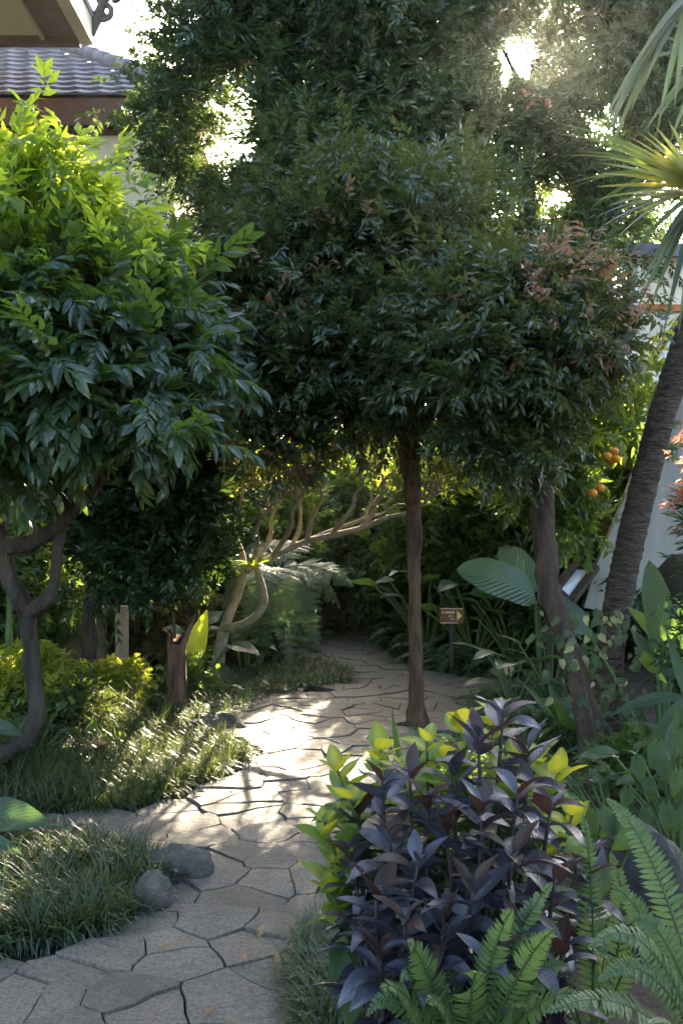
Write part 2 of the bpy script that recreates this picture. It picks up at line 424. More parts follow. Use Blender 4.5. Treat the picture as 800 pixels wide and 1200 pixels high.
M['bl_bright'] = leaf_mat('leaf_backlit', [(.12, .22, .03), (.17, .28, .035)], (.62, .74, .04), .42, .6, 'obj', .8, 45, .5, vcol=(.2, .3, .06))
M['bl_pothos'] = leaf_mat('leaf_pothos', [(.012, .034, .016), (.018, .046, .02), (.026, .06, .022), (.034, .07, .026), (.03, .065, .024), (.4, .36, .16)], (.3, .36, .08), .4, .3, 'obj', .4, 45, .5)
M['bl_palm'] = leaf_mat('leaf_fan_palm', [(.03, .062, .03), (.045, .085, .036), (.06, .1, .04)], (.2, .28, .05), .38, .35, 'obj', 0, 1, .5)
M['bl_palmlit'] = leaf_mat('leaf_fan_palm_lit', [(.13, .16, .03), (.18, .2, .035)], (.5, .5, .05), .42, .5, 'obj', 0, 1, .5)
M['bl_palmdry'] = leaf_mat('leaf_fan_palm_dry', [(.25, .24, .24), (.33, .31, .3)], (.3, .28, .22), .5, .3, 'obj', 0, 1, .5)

# ------------------------------------------------------------------ foliage building blocks
def unit(a):
    return a / (np.linalg.norm(a, axis=-1, keepdims=True) + 1e-9)


def frames(f, roll=None):
    f = unit(np.asarray(f, float))
    up = np.tile(np.array([0, 0, 1.0]), (len(f), 1)) + .05 * RNG.normal(size=f.shape)
    x = unit(np.cross(f, up)); z = np.cross(x, f)
    if roll is not None:
        c, s = np.cos(roll)[:, None], np.sin(roll)[:, None]
        x, z = x * c + z * s, -x * s + z * c
    return np.stack([x, f, z], axis=2)


def leaf5(L, W, fold=.18, droop=.12):
    """small leaf, folded on its midrib: 4 triangles"""
    V = np.array([(0, 0, 0), (-W / 2, .42 * L, fold * W), (W / 2, .42 * L, fold * W), (0, .5 * L, -.01 * L), (0, L, -droop * L)])
    T = np.array([(0, 2, 3), (0, 3, 1), (3, 2, 4), (1, 3, 4)])
    return V, T


def leaf4(L, W, droop=.12, fold=.2):
    V = np.array([(0, 0, 0), (W / 2, .45 * L, fold * W), (0, L, -droop * L), (-W / 2, .45 * L, fold * W)])
    return V, np.array([(0, 1, 2), (0, 2, 3)])


def sprig(n, twig, L, W, spread=1.0, droop=.35, leaf=leaf5, tipdroop=.15, planar=False, up=.2):
    """a twig with n leaves on it: (V, T, leaf index of each triangle)"""
    Vs, Ts, Li = [], [], []
    b = 0
    for i in range(n):
        t = (i + .5) / n
        s = 1 if i % 2 else -1
        LL = L * (1.0 - .35 * abs(t - .55) + RNG.uniform(-.15, .15))
        v, tr = leaf(LL, W * RNG.uniform(.8, 1.2), droop=tipdroop * RNG.uniform(.3, 2))
        az = (0 if planar else RNG.uniform(-.9, .9)) + RNG.uniform(-.2, .2)
        side = math.cos(az) * s * spread * (1 - .6 * t)
        f = np.array([[side, .45 + .6 * t, math.sin(az) * .7 + up - droop * RNG.uniform(.3, 1.6)]])
        Rm = frames(f, np.array([RNG.uniform(-.5, .5)]))[0]
        pos = np.array([RNG.normal() * .004, t * twig, -.25 * t * t * twig])
        Vs.append(v @ Rm.T + pos); Ts.append(tr + b); Li += [i] * len(tr); b += len(v)
    return np.concatenate(Vs), np.concatenate(Ts), np.array(Li)


class Leaves:
    """scatters sprigs; one mesh in the end"""
    def __init__(s): s.V, s.T, s.r, s.mi, s.n = [], [], [], [], 0
    def add(s, temps, pos, fwd, scale, mi=0, roll=.5, bias=None):
        pos = np.asarray(pos, float)
        if len(pos) == 0: return
        pick = RNG.integers(0, len(temps), len(pos))
        Rm = frames(fwd, RNG.normal(size=len(pos)) * roll)
        for k, (v, t, li) in enumerate(temps):
            ix = np.where(pick == k)[0]
            if len(ix) == 0: continue
            W = np.einsum('mij,nj->mni', Rm[ix], v) * scale[ix][:, None, None] + pos[ix][:, None, :]
            s.V.append(W.reshape(-1, 3))
            s.T.append((t[None] + (np.arange(len(ix)) * len(v))[:, None, None]).reshape(-1, 3) + s.n)
            s.n += len(ix) * len(v)
            per = RNG.random((len(ix), li.max() + 1)) * .45 + RNG.random((len(ix), 1)) * .45
            if bias is not None: per = per + bias[ix][:, None]
            s.r.append(per[:, li].ravel()); s.mi.append(np.full(len(ix) * len(t), mi))
    def tris(s, V, T, rnd, mi=0):
        s.V.append(V); s.T.append(T + s.n); s.n += len(V); s.r.append(rnd); s.mi.append(np.full(len(T), mi))
    def mesh(s, name, base=(0, 0, 0)):
        return np_mesh(name, np.concatenate(s.V) - np.array(base), np.concatenate(s.T), np.concatenate(s.r), np.concatenate(s.mi))


def blob_points(blobs, n, clump=.16, per=9, shell=.5, out_w=.8, up_w=.25, drop=-.05, lumps=0):
    """sprig places and headings in a crown made of rounded masses; blobs: (centre, radii)"""
    if lumps:
        ex = []
        for c, r in blobs:
            for _ in range(lumps):
                u = unit(RNG.normal(size=3)); k = RNG.uniform(.28, .46)
                ex.append((np.array(c) + u * np.array(r) * RNG.uniform(.8, 1.02), tuple(np.array(r) * k)))
        blobs = [(np.array(c), tuple(np.array(r) * .9)) for c, r in blobs] + ex
    vol = np.array([(r[0] * r[1] * r[2]) ** (2 / 3) for _c, r in blobs]); vol /= vol.sum()
    pos, fw = [], []
    for (c, r), w in zip(blobs, vol):
        m = max(3, int(n * w / per))
        u = unit(RNG.normal(size=(m, 3)))
        rho = shell + (1.0 - shell) * RNG.random((m, 1)) ** .6
        rho *= 1 + .13 * RNG.normal(size=(m, 1))
        cc = np.array(c) + u * rho * np.array(r)
        out = unit(u / np.array(r))
        p = np.repeat(cc, per, 0) + RNG.normal(size=(m * per, 3)) * clump * np.array([1, 1, .75])
        f = np.repeat(out, per, 0) * out_w + RNG.normal(size=(m * per, 3)) * .45 + np.array([0, 0, up_w])
        pos.append(p); fw.append(f)
    return np.concatenate(pos), np.concatenate(fw)


def B(px, py, d, rx, ry, rd):
    """crown mass: centre from pixel and depth, half sizes in pixels across and up, rd metres in depth"""
    return (P(px, py, d), (rx / FPX * d, rd, ry / FPX * d))


def catenary(a, b, sag, n=5):
    a, b = Vector(a), Vector(b)
    return [a.lerp(b, i / (n - 1)) + Vector((0, 0, sag * 4 * (i / (n - 1)) * (1 - i / (n - 1)))) for i in range(n)]


def blade(L, W, nL=7, half=2, prof='lance', fold=.22, bend=.5, wav=0.0, corr=0.0, twist=0.0, lobe=0.0, curl0=0.0, seed=0):
    """one broad leaf along +Y from the origin: (V, T, UV)"""
    rr = random.Random(seed)
    ss = np.linspace(-1, 1, 2 * half + 1)
    V, UV = [], []
    y = z = 0.0
    ph = rr.uniform(0, 6)
    for i in range(nL + 1):
        t = i / nL
        if prof == 'slim': w = math.sin(math.pi * min(1, t ** .85)) ** 1.15
        elif prof == 'lance': w = math.sin(math.pi * min(1, t ** .75)) ** .85 * (1 - .15 * t)
        elif prof == 'ovate': w = math.sin(math.pi * t ** .62) ** .8
        elif prof == 'heart': w = (.5 + 2.1 * t - 3.3 * t * t) if t < .3 else .833 * max(0, 1 - ((t - .3) / .7) ** 1.4)
        elif prof == 'oblong': w = min(1, (t * 5 + .12) ** .6) * min(1, ((1 - t) * 3.2) ** .6)
        else: w = min(1, t * 8 + .5) * (1 - t ** 2.2)
        th = curl0 - bend * t
        if i: y += math.cos(th) * L / nL; z += math.sin(th) * L / nL
        for s in ss:
            x = s * w * W / 2
            lift = fold * abs(x) + wav * W * math.sin(t * 9 + s * 2 + ph) * abs(s) + corr * W * math.sin(t * 60) * (1 - .2 * abs(s))
            yy = -lobe * W * 3.4 * s * s * (1.08 - s * s) * max(0, 1 - t / .35)
            tw = twist * t
            xx, ll = x * math.cos(tw) - lift * math.sin(tw), x * math.sin(tw) + lift * math.cos(tw)
            V.append((xx, y + yy * math.cos(th) - ll * math.sin(th), z + yy * math.sin(th) + ll * math.cos(th)))
            UV.append((s, t))
    T = []
    k = 2 * half + 1
    for i in range(nL):
        for j in range(k - 1):
            a, b_, c, d = i * k + j, i * k + j + 1, (i + 1) * k + j + 1, (i + 1) * k + j
            T += [(a, b_, c), (a, c, d)]
    return np.array(V), np.array(T), np.array(UV)


def blade_mesh(name, mat, *a, **k):
    V, T, UV = blade(*a, **k)
    me = np_mesh(name, V, T, None, None, UV, True)
    me.materials.append(mat)
    return me


def aim(pos, f, roll=0.0, s=1.0):
    """matrix that puts a +Y leaf at pos heading f"""
    f = Vector(f).normalized()
    x = f.cross(Vector((0, 0, 1)))
    if x.length < 1e-3: x = Vector((1, 0, 0))
    x.normalize(); z = x.cross(f)
    m = Matrix((x, f, z)).transposed() @ Matrix.Rotation(roll, 3, 'Y')
    return Matrix.Translation(Vector(pos)) @ (m * s).to_4x4()


def aim_n(pos, f, nrm, s=1.0):
    f = Vector(f).normalized(); z = Vector(nrm); z = (z - f * z.dot(f)).normalized(); x = f.cross(z)
    return Matrix.Translation(Vector(pos)) @ (Matrix((x, f, z)).transposed() * s).to_4x4()


# ================================================================== GROUND
mb = MB()
mb.add([(-600, -600, 0), (600, -600, 0), (600, 1500, 0), (-600, 1500, 0)], [(0, 1, 2, 3)])
tag(link('ground', mb.mesh('ground'), None, M['soil']), 'dark bare earth under the planting', 'ground', None, 'structure')

PATH = [G(*p) for p in ((-160, 1320), (-60, 1160), (0, 1137), (60, 1125), (125, 1105), (180, 1075), (205, 1045), (190, 1005), (60, 998), (-120, 1000), (-120, 968), (60, 966), (160, 958), (240, 935), (290, 905),
                             (297, 888), (262, 858), (235, 840), (240, 824), (300, 823), (380, 814), (414, 806), (416, 796), (388, 776), (335, 769), (345, 757), (380, 746), (392, 736), (445, 736),
                             (440, 756), (470, 779), (552, 794), (700, 800), (640, 830), (540, 862), (480, 900), (425, 960), (400, 1010), (372, 1075), (345, 1120), (335, 1200), (330, 1320))]
def inside(poly, x, y):
    c = False
    for i in range(len(poly)):
        a, b_ = poly[i], poly[i - 1]
        if (a.y > y) != (b_.y > y) and x < (b_.x - a.x) * (y - a.y) / (b_.y - a.y) + a.x: c = not c
    return c
def grown(poly, r):
    c = []
    for i in range(len(poly)):
        a, b_, n_ = poly[i - 1], poly[i], poly[(i + 1) % len(poly)]
        t = (n_ - a).normalized(); c.append(b_ + Vector((-t.y, t.x, 0)) * r)
    return c
path = thing('path', 'winding crazy-paved flagstone path through the garden', 'path'); path['kind'] = 'structure'
mb = MB(); mb.add([(p.x, p.y, .004) for p in grown(PATH, .06)], [list(range(len(PATH)))])
link('path_bed', mb.mesh('path_bed'), path, M['joint'])

seeds = []
rs = random.Random(5)
y = 2.2
row = 0
while y < 14.6:
    sx = .265 if y < 9 else .35
    x = -3.4 + (.5 * sx if row % 2 else 0)
    while x < 3.2:
        seeds.append((x + rs.uniform(-.15, .15), y + rs.uniform(-.12, .12)))
        x += sx
    y += .205 if y < 9 else .28
    row += 1
SE = np.array(seeds)
def vor(i):
    """Voronoi cell of seed i, by half-plane clipping"""
    c = SE[i]
    poly = [(c[0] - 1, c[1] - 1), (c[0] + 1, c[1] - 1), (c[0] + 1, c[1] + 1), (c[0] - 1, c[1] + 1)]
    dd = np.hypot(*(SE - c).T)
    for j in np.argsort(dd)[1:22]:
        m, nn = (c + SE[j]) / 2, SE[j] - c
        out = []
        for k in range(len(poly)):
            a, b_ = poly[k - 1], poly[k]
            da = (a[0] - m[0]) * nn[0] + (a[1] - m[1]) * nn[1]; db = (b_[0] - m[0]) * nn[0] + (b_[1] - m[1]) * nn[1]
            if (da <= 0) != (db <= 0):
                q = da / (da - db); out.append((a[0] + (b_[0] - a[0]) * q, a[1] + (b_[1] - a[1]) * q))
            if db <= 0: out.append(b_)
        poly = out
        if len(poly) < 3: return []
    return poly
n_st = 0
PATH_IN = grown(PATH, .09)
for i in range(len(SE)):
    if not inside(PATH_IN, *SE[i]) or (Vector((*SE[i], 0)) - G(490, 855)).length < .17: continue
    poly = vor(i)
    if len(poly) < 3: continue
    c = Vector((sum(p[0] for p in poly) / len(poly), sum(p[1] for p in poly) / len(poly), 0))
    pts = []
    for k in range(len(poly)):          # chipped edge: each side split and pushed about, held apart from its neighbour by the joint
        a, b_ = Vector((*poly[k - 1], 0)), Vector((*poly[k], 0))
        for q in (0, .33, .67):
            p = a.lerp(b_, q)
            jit = mnoise.noise_vector(Vector((p.x * 7, p.y * 7, 3))) * .025
            p = p + Vector((jit.x, jit.y, 0))
            gap = .0008 + .0036 * (mnoise.noise(Vector((p.x * 3, p.y * 3, 9))) + .5)
            dv = c - p
            pts.append(p + dv.normalized() * max(.0008, gap))
    h = .026 + rs.uniform(0, .016); tx, ty = rs.uniform(-.022, .022), rs.uniform(-.03, .03)
    n = len(pts)
    def zz(p): return h + (p.x - c.x) * tx + (p.y - c.y) * ty + .004 * mnoise.noise(Vector((p.x * 5, p.y * 5, 1)))
    V = [(p.x, p.y, .0045) for p in pts] + [(p.x, p.y, zz(p) - .007) for p in pts] + [(c.x + (p.x - c.x) * .985, c.y + (p.y - c.y) * .985, zz(p)) for p in pts]
    F = [(k, (k + 1) % n, n + (k + 1) % n, n + k) for k in range(n)] + [(n + k, n + (k + 1) % n, 2 * n + (k + 1) % n, 2 * n + k) for k in range(n)] + [list(range(2 * n, 3 * n))]
    mb = MB(); mb.add([Vector(v) - Vector((c.x, c.y, 0)) for v in V], F)
    link('flagstone', mb.mesh('flagstone'), path, M['stone'], Matrix.Translation((c.x, c.y, 0)))
    n_st += 1
print('flagstones', n_st)


def rock(name, label, loc, r, mat, seed, cat='rock', rz=0):
    t = bpy.data.meshes.new(name)
    import bmesh
    bm = bmesh.new(); bmesh.ops.create_icosphere(bm, subdivisions=4, radius=1)
    for v in bm.verts:
        q = v.co * 1.3 + Vector((seed * 3.7, seed, 0))
        k = 1 + .28 * mnoise.noise(q) + .1 * mnoise.noise(q * 2.7) + .035 * mnoise.noise(q * 7)
        v.co = Vector((v.co.x * r[0] * k, v.co.y * r[1] * k, max(v.co.z, -.5) * r[2] * k))
    for f in bm.faces: f.smooth = True
    bm.to_mesh(t); bm.free()
    o = link(name, t, None, mat); o.location = loc; o.rotation_euler = (0, 0, rz)
    return tag(o, label, cat)
rock('garden_rock', 'large smooth grey rock at the left edge of the path', G(205, 1040) + Vector((0, .1, .02)), (.16, .13, .14), M['rock'], 2)
rock('garden_rock', 'smaller rounded rock in front of the large grey rock', G(176, 1074) + Vector((0, .06, .02)), (.09, .09, .125), M['rock'], 5)
rock('boulder', 'dark mossy boulder behind the ferns at the right edge', Vector((1.06, 3.7, .1)), (.2, .22, .36), M['darkrock'], 4, 'boulder')
rock('boulder', 'low dark stone half hidden among the far left grass', G(215, 862) + Vector((.2, .2, 0)), (.22, .12, .12), M['rock'], 8, 'boulder')

# ================================================================== HOUSES
def house():
    h = thing('house', 'cream two-storey house with grey tiled hip roof behind the left trees', 'house', (-4, 15, 0))
    b = h.location
    e_d, e_z = 14.0, 7.48
    pitch = math.atan(.722)
    mb = MB(); mb.box(-9, -2.38, 14.2, 21, 0, 7.2)
    link('wall', mb.mesh('wall', b), h, M['plaster'])
    mb = MB(); mb.box(-9, -2.1, e_d + .02, 21.5, 7.06, 7.13); link('soffit', mb.mesh('soffit', b), h, M['brown'])
    mb = MB(); mb.box(-9, -2.06, e_d, e_d + .06, 7.04, 7.42); mb.box(-2.12, -2.06, e_d + .062, 21.4, 7.04, 7.42); link('fascia', mb.mesh('fascia', b), h, M['brown'])
    mb = MB(); mb.box(-9.0, -2.36, 14.15, 14.195, 6.97, 7.04); link('wall_trim', mb.mesh('wall_trim', b), h, M['brown'])
    # roof body below the tiles
    mb = MB(); mb.box(-4, -1.85, 14.9, 20, 0, 6.05); link('annex_wall', mb.mesh('annex_wall', b), h, M['plaster'])
    top = e_d + 5.0; zt = e_z + 5.0 * .722
    mb = MB(); V = [(-12, e_d + .03, e_z - .06), (-2.13, e_d + .03, e_z - .06), (-7.13, top + .03, zt - .06), (-12, top + .03, zt - .06), (-2.13, 24, e_z - .06), (-7.13, 24, zt - .06)]
    mb.add(V, [(0, 1, 2, 3), (1, 4, 5, 2)])
    roof = link('roof', mb.mesh('roof', b), h, M['tile'])
    tm = MB(); w, l, t = .325, .36, .045
    tm.add([(-w / 2, 0, 0), (w / 2, 0, 0), (w / 2, l, 0), (-w / 2, l, 0), (-w / 2, 0, t), (-w / 6, 0, t * .6), (w / 6, 0, t * .6), (w / 2, 0, t), (-w / 2, l, t), (-w / 6, l, t * .6), (w / 6, l, t * .6), (w / 2, l, t)],
           [(0, 1, 7, 6, 5, 4), (4, 5, 9, 8), (5, 6, 10, 9), (6, 7, 11, 10), (0, 4, 8, 3), (1, 2, 11, 7)])
    tme = tm.mesh('roof_tile'); tme.materials.append(M['tile'])
    for r_ in range(13):
        s = r_ * .3
        yy, z0 = e_d - .03 + s * math.cos(pitch), e_z - .02 + s * math.sin(pitch)
        xr = -2.1 - s * math.cos(pitch)
        x = xr - .14
        k = 0
        while x > -6.2:
            link('roof_tile', tme, roof, None, Matrix.Translation(Vector((x + (.16 if r_ % 2 else 0), yy, z0)) - b) @ Matrix.Rotation(pitch - R(7), 4, 'X') @ Matrix.Rotation(R(random.uniform(-.7, .7)), 4, 'Z'))
            x -= .33
    cm = MB(); cm.tube([(0, 0, 0), (0, .4, 0)], [.12, .1], 8, steps=1); cme = cm.mesh('ridge_tile'); cme.materials.append(M['tile'])
    hv = Vector((-1, 1, .722)).normalized()
    for k in range(15):
        link('ridge_tile', cme, roof, None, aim(Vector((-2.05, e_d - .05, e_z + .03)) + hv * (.36 * k) - b, hv))
    pm = MB(); pm.tube([(-2.2, 14.84, 0), (-2.2, 14.84, 6.0)], [.05, .05], 8, steps=1); link('drainpipe', pm.mesh('drainpipe', b), h, M['plaster'])
house()

def near_house():
    h = thing('house', 'near house at top left with wide overhanging eave and cream soffit', 'house', (-6, 10, 0))
    b = h.location
    z0, y0, y1 = 7.9, 5.0, 13.4
    mb = MB(); mb.box(-9, -5.2, 4, 12.6, 0, 9); link('wall', mb.mesh('wall', b), h, M['plaster'])
    def bx(name, mat, *a):
        m = MB(); m.box(*a); return link(name, m.mesh(name, b), h, mat)
    bx('soffit', M['soffit'], -5.19, -4.0, y0, y1 - .12, z0 + .06, z0 + .1)
    bx('trim', M['palefascia'], -3.997, -3.95, y0, y1 - .125, z0 - .01, z0 + .08)
    bx('eave_board', M['brown'], -3.945, -3.7, y0, y1 - .125, z0 + .04, z0 + .09)
    bx('eave_board', M['brown'], -3.69, -3.5, y0, y1 - .125, z0 + .03, z0 + .08)
    bx('fascia', M['palefascia'], -3.495, -3.33, y0, y1, z0 - .02, z0 + .3)
    bx('end_beam', M['brown'], -5.19, -3.5, y1 - .115, y1, z0 - .05, z0 + .3)
    mb = MB(); mb.prism([(-3.3, y0, z0 + .31), (-3.3, y1 + .05, z0 + .31), (-6.4, y1 - 2.5, z0 + 2.3), (-6.4, y0, z0 + 2.3)], (0, 0, .08)); link('roof', mb.mesh('roof', b), h, M['tile'])
    om = MB()
    def curl(cx, cz, r0, turns, ph, rad):
        pts = []
        for k in range(22):
            q = k / 21; a = ph + q * turns * 2 * math.pi; rr = r0 * (1 - .75 * q)
            pts.append((cx + rr * math.cos(a), y1 - .05, cz + rr * math.sin(a)))
        om.tube(pts, [rad * (1 - .3 * k / 21) for k in range(22)], 7, .25, 1, freq=14)
    curl(-3.18, z0 + .42, .13, 1.3, R(200), .05); curl(-3.3, z0 + .3, .1, 1.2, R(20), .045); curl(-3.02, z0 + .62, .07, 1.2, R(230), .035); curl(-3.28, z0 + .62, .08, 1.2, R(270), .04)
    om.tube([(-3.36, y1 - .05, z0 + .1), (-3.28, y1 - .05, z0 + .3), (-3.2, y1 - .05, z0 + .5), (-3.1, y1 - .05, z0 + .62)], [.06, .07, .06, .03], 8, .2)
    link('roof_ornament', om.mesh('roof_ornament', b), h, M['ironwork'])
near_house()

def right_building():
    h = thing('building', 'grey concrete building with slanting buttress and white bargeboard at right', 'building', (3.3, 9.6, 0))
    b = h.location
    def poly(name, mat, pts, d, th):
        m = MB(); m.prism([P(x, y_, d) for x, y_ in pts], (0, th, 0)); return link(name, m.mesh(name, b), h, mat)
    poly('buttress', M['concrete'], [(684, 712), (697, 667), (727, 595), (752, 530), (778, 440), (900, 300), (900, 640), (785, 650), (757, 680), (735, 722)], 9.3, .1)
    poly('bargeboard', M['white'], [(746, 452), (800, 376), (900, 250), (900, 305), (800, 452), (771, 527), (748, 528)], 9.05, .12)
    poly('trim', M['darkwood'], [(771, 527), (800, 452), (900, 305), (900, 311), (804, 454), (775, 528)], 9.02, .2)
    poly('trim', M['darkwood'], [(744, 448), (800, 370), (900, 243), (900, 249), (800, 375), (746, 452)], 9.0, .22)
    poly('gutter_end', M['brown'], [(765, 528), (777, 527), (775, 536), (764, 537)], 9.0, .14)
    poly('gable_wall', M['cream'], [(740, 470), (744, 300), (930, 300), (930, 420)], 10.2, .3)
    poly('painted_band', M['orange_band'], [(742, 364), (930, 366), (930, 358), (742, 356)], 10.16, .035)
    poly('gable_board', M['white'], [(735, 452), (747, 296), (752, 296), (743, 452)], 10.1, .08)
    m = MB(); m.box(3.45, 8, 9.9, 14, 0, 3.2); link('wall', m.mesh('wall', b), h, M['concrete'])
    for lo, hi, x0 in ((0, 0, 0),):
        m = MB(); m.prism([P(740, 300, 10.0), P(930, 300, 10.0), P(930, 285, 10.0), P(738, 285, 10.0)], (0, 3, .6)); link('roof', m.mesh('roof', b), h, M['tile'])
right_building()

def tilted_panel():
    c = [P(673, 667, 8.75), P(698, 668, 8.65), P(668, 709, 8.3), P(652, 694, 8.4)]
    base = Vector(((c[0].x + c[2].x) / 2, 8.5, 0))
    t = thing('display_panel', 'tilted pale panel in a dark wooden frame below the grey buttress', 'panel', base)
    n = (c[1] - c[0]).cross(c[3] - c[0]).normalized()
    if n.y > 0: n = -n
    mb = MB(); mb.prism(c, n * .012); link('board', mb.mesh('board', base), t, M['panel'])
    for i in range(4):
        a, e = c[i], c[(i + 1) % 4]
        u = (e - a).normalized(); wv = n.cross(u)
        mb = MB(); mb.prism([a - u * .0 + wv * .035 + n * .003 * i, e + wv * .035 + n * .003 * i, e - wv * .03 + n * .003 * i, a - wv * .03 + n * .003 * i], n * .045); link('frame', mb.mesh('frame', base), t, M['darkwood'])
    for q in (c[2], c[3]):
        mb = MB(); mb.tube([q + Vector((0, .06, 0)), Vector((q.x, q.y + .06, 0))], [.03, .03], 6, steps=1); link('leg', mb.mesh('leg', base), t, M['darkwood'])
tilted_panel()

def timber_fence():
    x0, x1, d = -.75, 1.9, 13.6
    t = thing('timber_fence', 'dark timber board fence closing the far end of the path', 'fence', ((x0 + x1) / 2, d, 0))
    b = t.location
    n = 20; w = (x1 - x0) / n
    me = MB(); me.box(-w * .47, w * .47, -.012, .012, .05, 1.3); bm = me.mesh('board'); bm.materials.append(M['darkwood'])
    for i in range(n):
        link('board', bm, t, None, Matrix.Translation((x0 + w * (i + .5) - b.x, random.uniform(-.006, .006), random.uniform(-.02, .02))) @ Matrix.Rotation(R(random.uniform(-.6, .6)), 4, 'Y'))
    for z in (.3, 1.05):
        m = MB(); m.box(x0, x1, d + .02, d + .06, z, z + .09); link('rail', m.mesh('rail', b), t, M['darkwood'])
timber_fence()

def garden_wall():
    t = thing('garden_wall', 'low tan wall beyond the two left tree trunks', 'wall', (-3.4, 9.9, 0))
    b = t.location
    m = MB(); m.box(-5.6, -2.35, 9.8, 10.0, 0, .84); link('wall_body', m.mesh('wall_body', b), t, M['tanwood'])
    m = MB(); m.box(-5.6, -2.3, 9.77, 10.03, .843, .9); link('coping', m.mesh('coping', b), t, M['brown'])
    m = MB(); m.box(-2.96, -2.83, 9.62, 9.76, 0, .49); o = link('garden_post', m.mesh('garden_post'), None, M['white']); tag(o, 'short white square post in front of the tan wall', 'post')
    m = MB(); m.box(-2.03, -1.93, 8.95, 9.05, 0, .75); o = link('garden_post', m.mesh('garden_post'), None, M['tanwood']); tag(o, 'weathered tan post among dry shrubs left of the stump', 'post')
    t = thing('plant_pot', 'small white pot tucked under dark leaves left of the stump', 'pot', G(152, 822))
    prof = [(.0, 0), (.07, 0), (.1, .05), (.115, .12), (.1, .19), (.085, .21), (.1, .23), (.09, .235), (.08, .21)]
    m = MB(); V = [(r * math.cos(a), r * math.sin(a), z) for r, z in prof for a in [k * 2 * math.pi / 16 for k in range(16)]]
    m.add(V, [(i * 16 + k, i * 16 + (k + 1) % 16, (i + 1) * 16 + (k + 1) % 16, (i + 1) * 16 + k) for i in range(len(prof) - 1) for k in range(16)], True)
    link('pot_body', m.mesh('pot_body'), t, M['ceramic'])
    m = MB(); m.add([(.086 * math.cos(k * .524), .086 * math.sin(k * .524), .2) for k in range(12)], [list(range(12))]); link('soil', m.mesh('pot_soil'), t, M['soil'])
garden_wall()

def arrow_sign():
    c = P(529, 721.5, 9.7); w, h = 28 / FPX * 9.7, 18 / FPX * 9.7
    t = thing('arrow_sign', 'small brown direction sign with yellow arrow pointing right', 'sign', (c.x, c.y, 0))
    b = t.location
    def bx(name, mat, x0, x1, z0, z1, y0, y1):
        m = MB(); m.box(c.x + x0, c.x + x1, c.y + y0, c.y + y1, c.z + z0, c.z + z1); return link(name, m.mesh(name, b), t, mat)
    bx('board', M['signboard'], -w / 2, w / 2, -h / 2, h / 2, -.012, .012)
    bx('border', M['palegold'], -w / 2 + .004, w / 2 - .01, h / 2 - .008, h / 2 - .002, -.016, -.012)
    bx('border', M['palegold'], -w / 2 + .004, w / 2 - .06, -h / 2 + .002, -h / 2 + .008, -.016, -.012)
    m = MB(); m.prism([(c.x + .048, c.y - .013, c.z + .052), (c.x + .048, c.y - .013, c.z - .05), (c.x + .1, c.y - .013, c.z + .001)], (0, -.005, 0)); link('arrow', m.mesh('arrow', b), t, M['gold'])
    for (x0, x1, z) in ((-.095, .034, .033), (-.03, .012, -.004), (-.012, .032, -.034)):
        m = MB(); x = x0; k = 0
        while x < x1 - .006:                       # worn lettering: broken strokes, no longer readable
            hh = .008 + .003 * random.random()
            m.box(c.x + x, c.x + x + .007, c.y - .015, c.y - .0125, c.z + z - hh, c.z + z + hh); x += .0105 + (.01 if k == 1 else 0); k += 1
        link('lettering', m.mesh('lettering', b), t, M['palegold'])
    m = MB(); m.box(c.x - .02, c.x + .02, c.y + .0125, c.y + .045, 0, c.z + h / 2 - .01); link('post', m.mesh('post', b), t, M['darkwood'])
arrow_sign()

# ================================================================== TREES
SYZ = [sprig(11, .18, .1, .03, 1.0, dr, leaf5, .22) for dr in (.3, .5, .65, .8, .45)]
RED = [sprig(6, .09, .085, .026, .9, .5, leaf5, .3) for _ in range(3)]
FINE = [sprig(13, .19, .075, .027, 1.0, .25, leaf4, .12) for _ in range(5)]
def leaf9(L, W, fold=.2, droop=.3):
    """pointed oval leaf folded on the midrib and bent down its length"""
    V, T = [], []
    for i, (t, w) in enumerate(((.0, .12), (.28, .86), (.55, 1.0), (.8, .6))):
        z = -droop * L * t * t
        V += [(-w * W / 2, t * L, z + fold * w * W / 2), (0, t * L, z), (w * W / 2, t * L, z + fold * w * W / 2)]
        if i:
            a = 3 * i - 3
            T += [(a, a + 1, a + 4), (a, a + 4, a + 3), (a + 1, a + 2, a + 5), (a + 1, a + 5, a + 4)]
    V.append((0, L, -droop * L)); T += [(9, 10, 12), (10, 11, 12)]
    return np.array(V), np.array(T)
SPRAY = [sprig(12, .25, .128, .041, 1.0, dr, leaf9, .3, True, .1) for dr in (.3, .5, .75, .95, .6, .2)]
LEAFY = [sprig(9, .18, .12, .045, 1.0, .4, leaf5, .18) for _ in range(4)]
BACK = [sprig(10, .3, .15, .055, 1.0, .35, leaf4, .15) for _ in range(4)]
DARKS = [sprig(12, .14, .075, .036, 1.0, .25, leaf5, .12) for _ in range(4)]


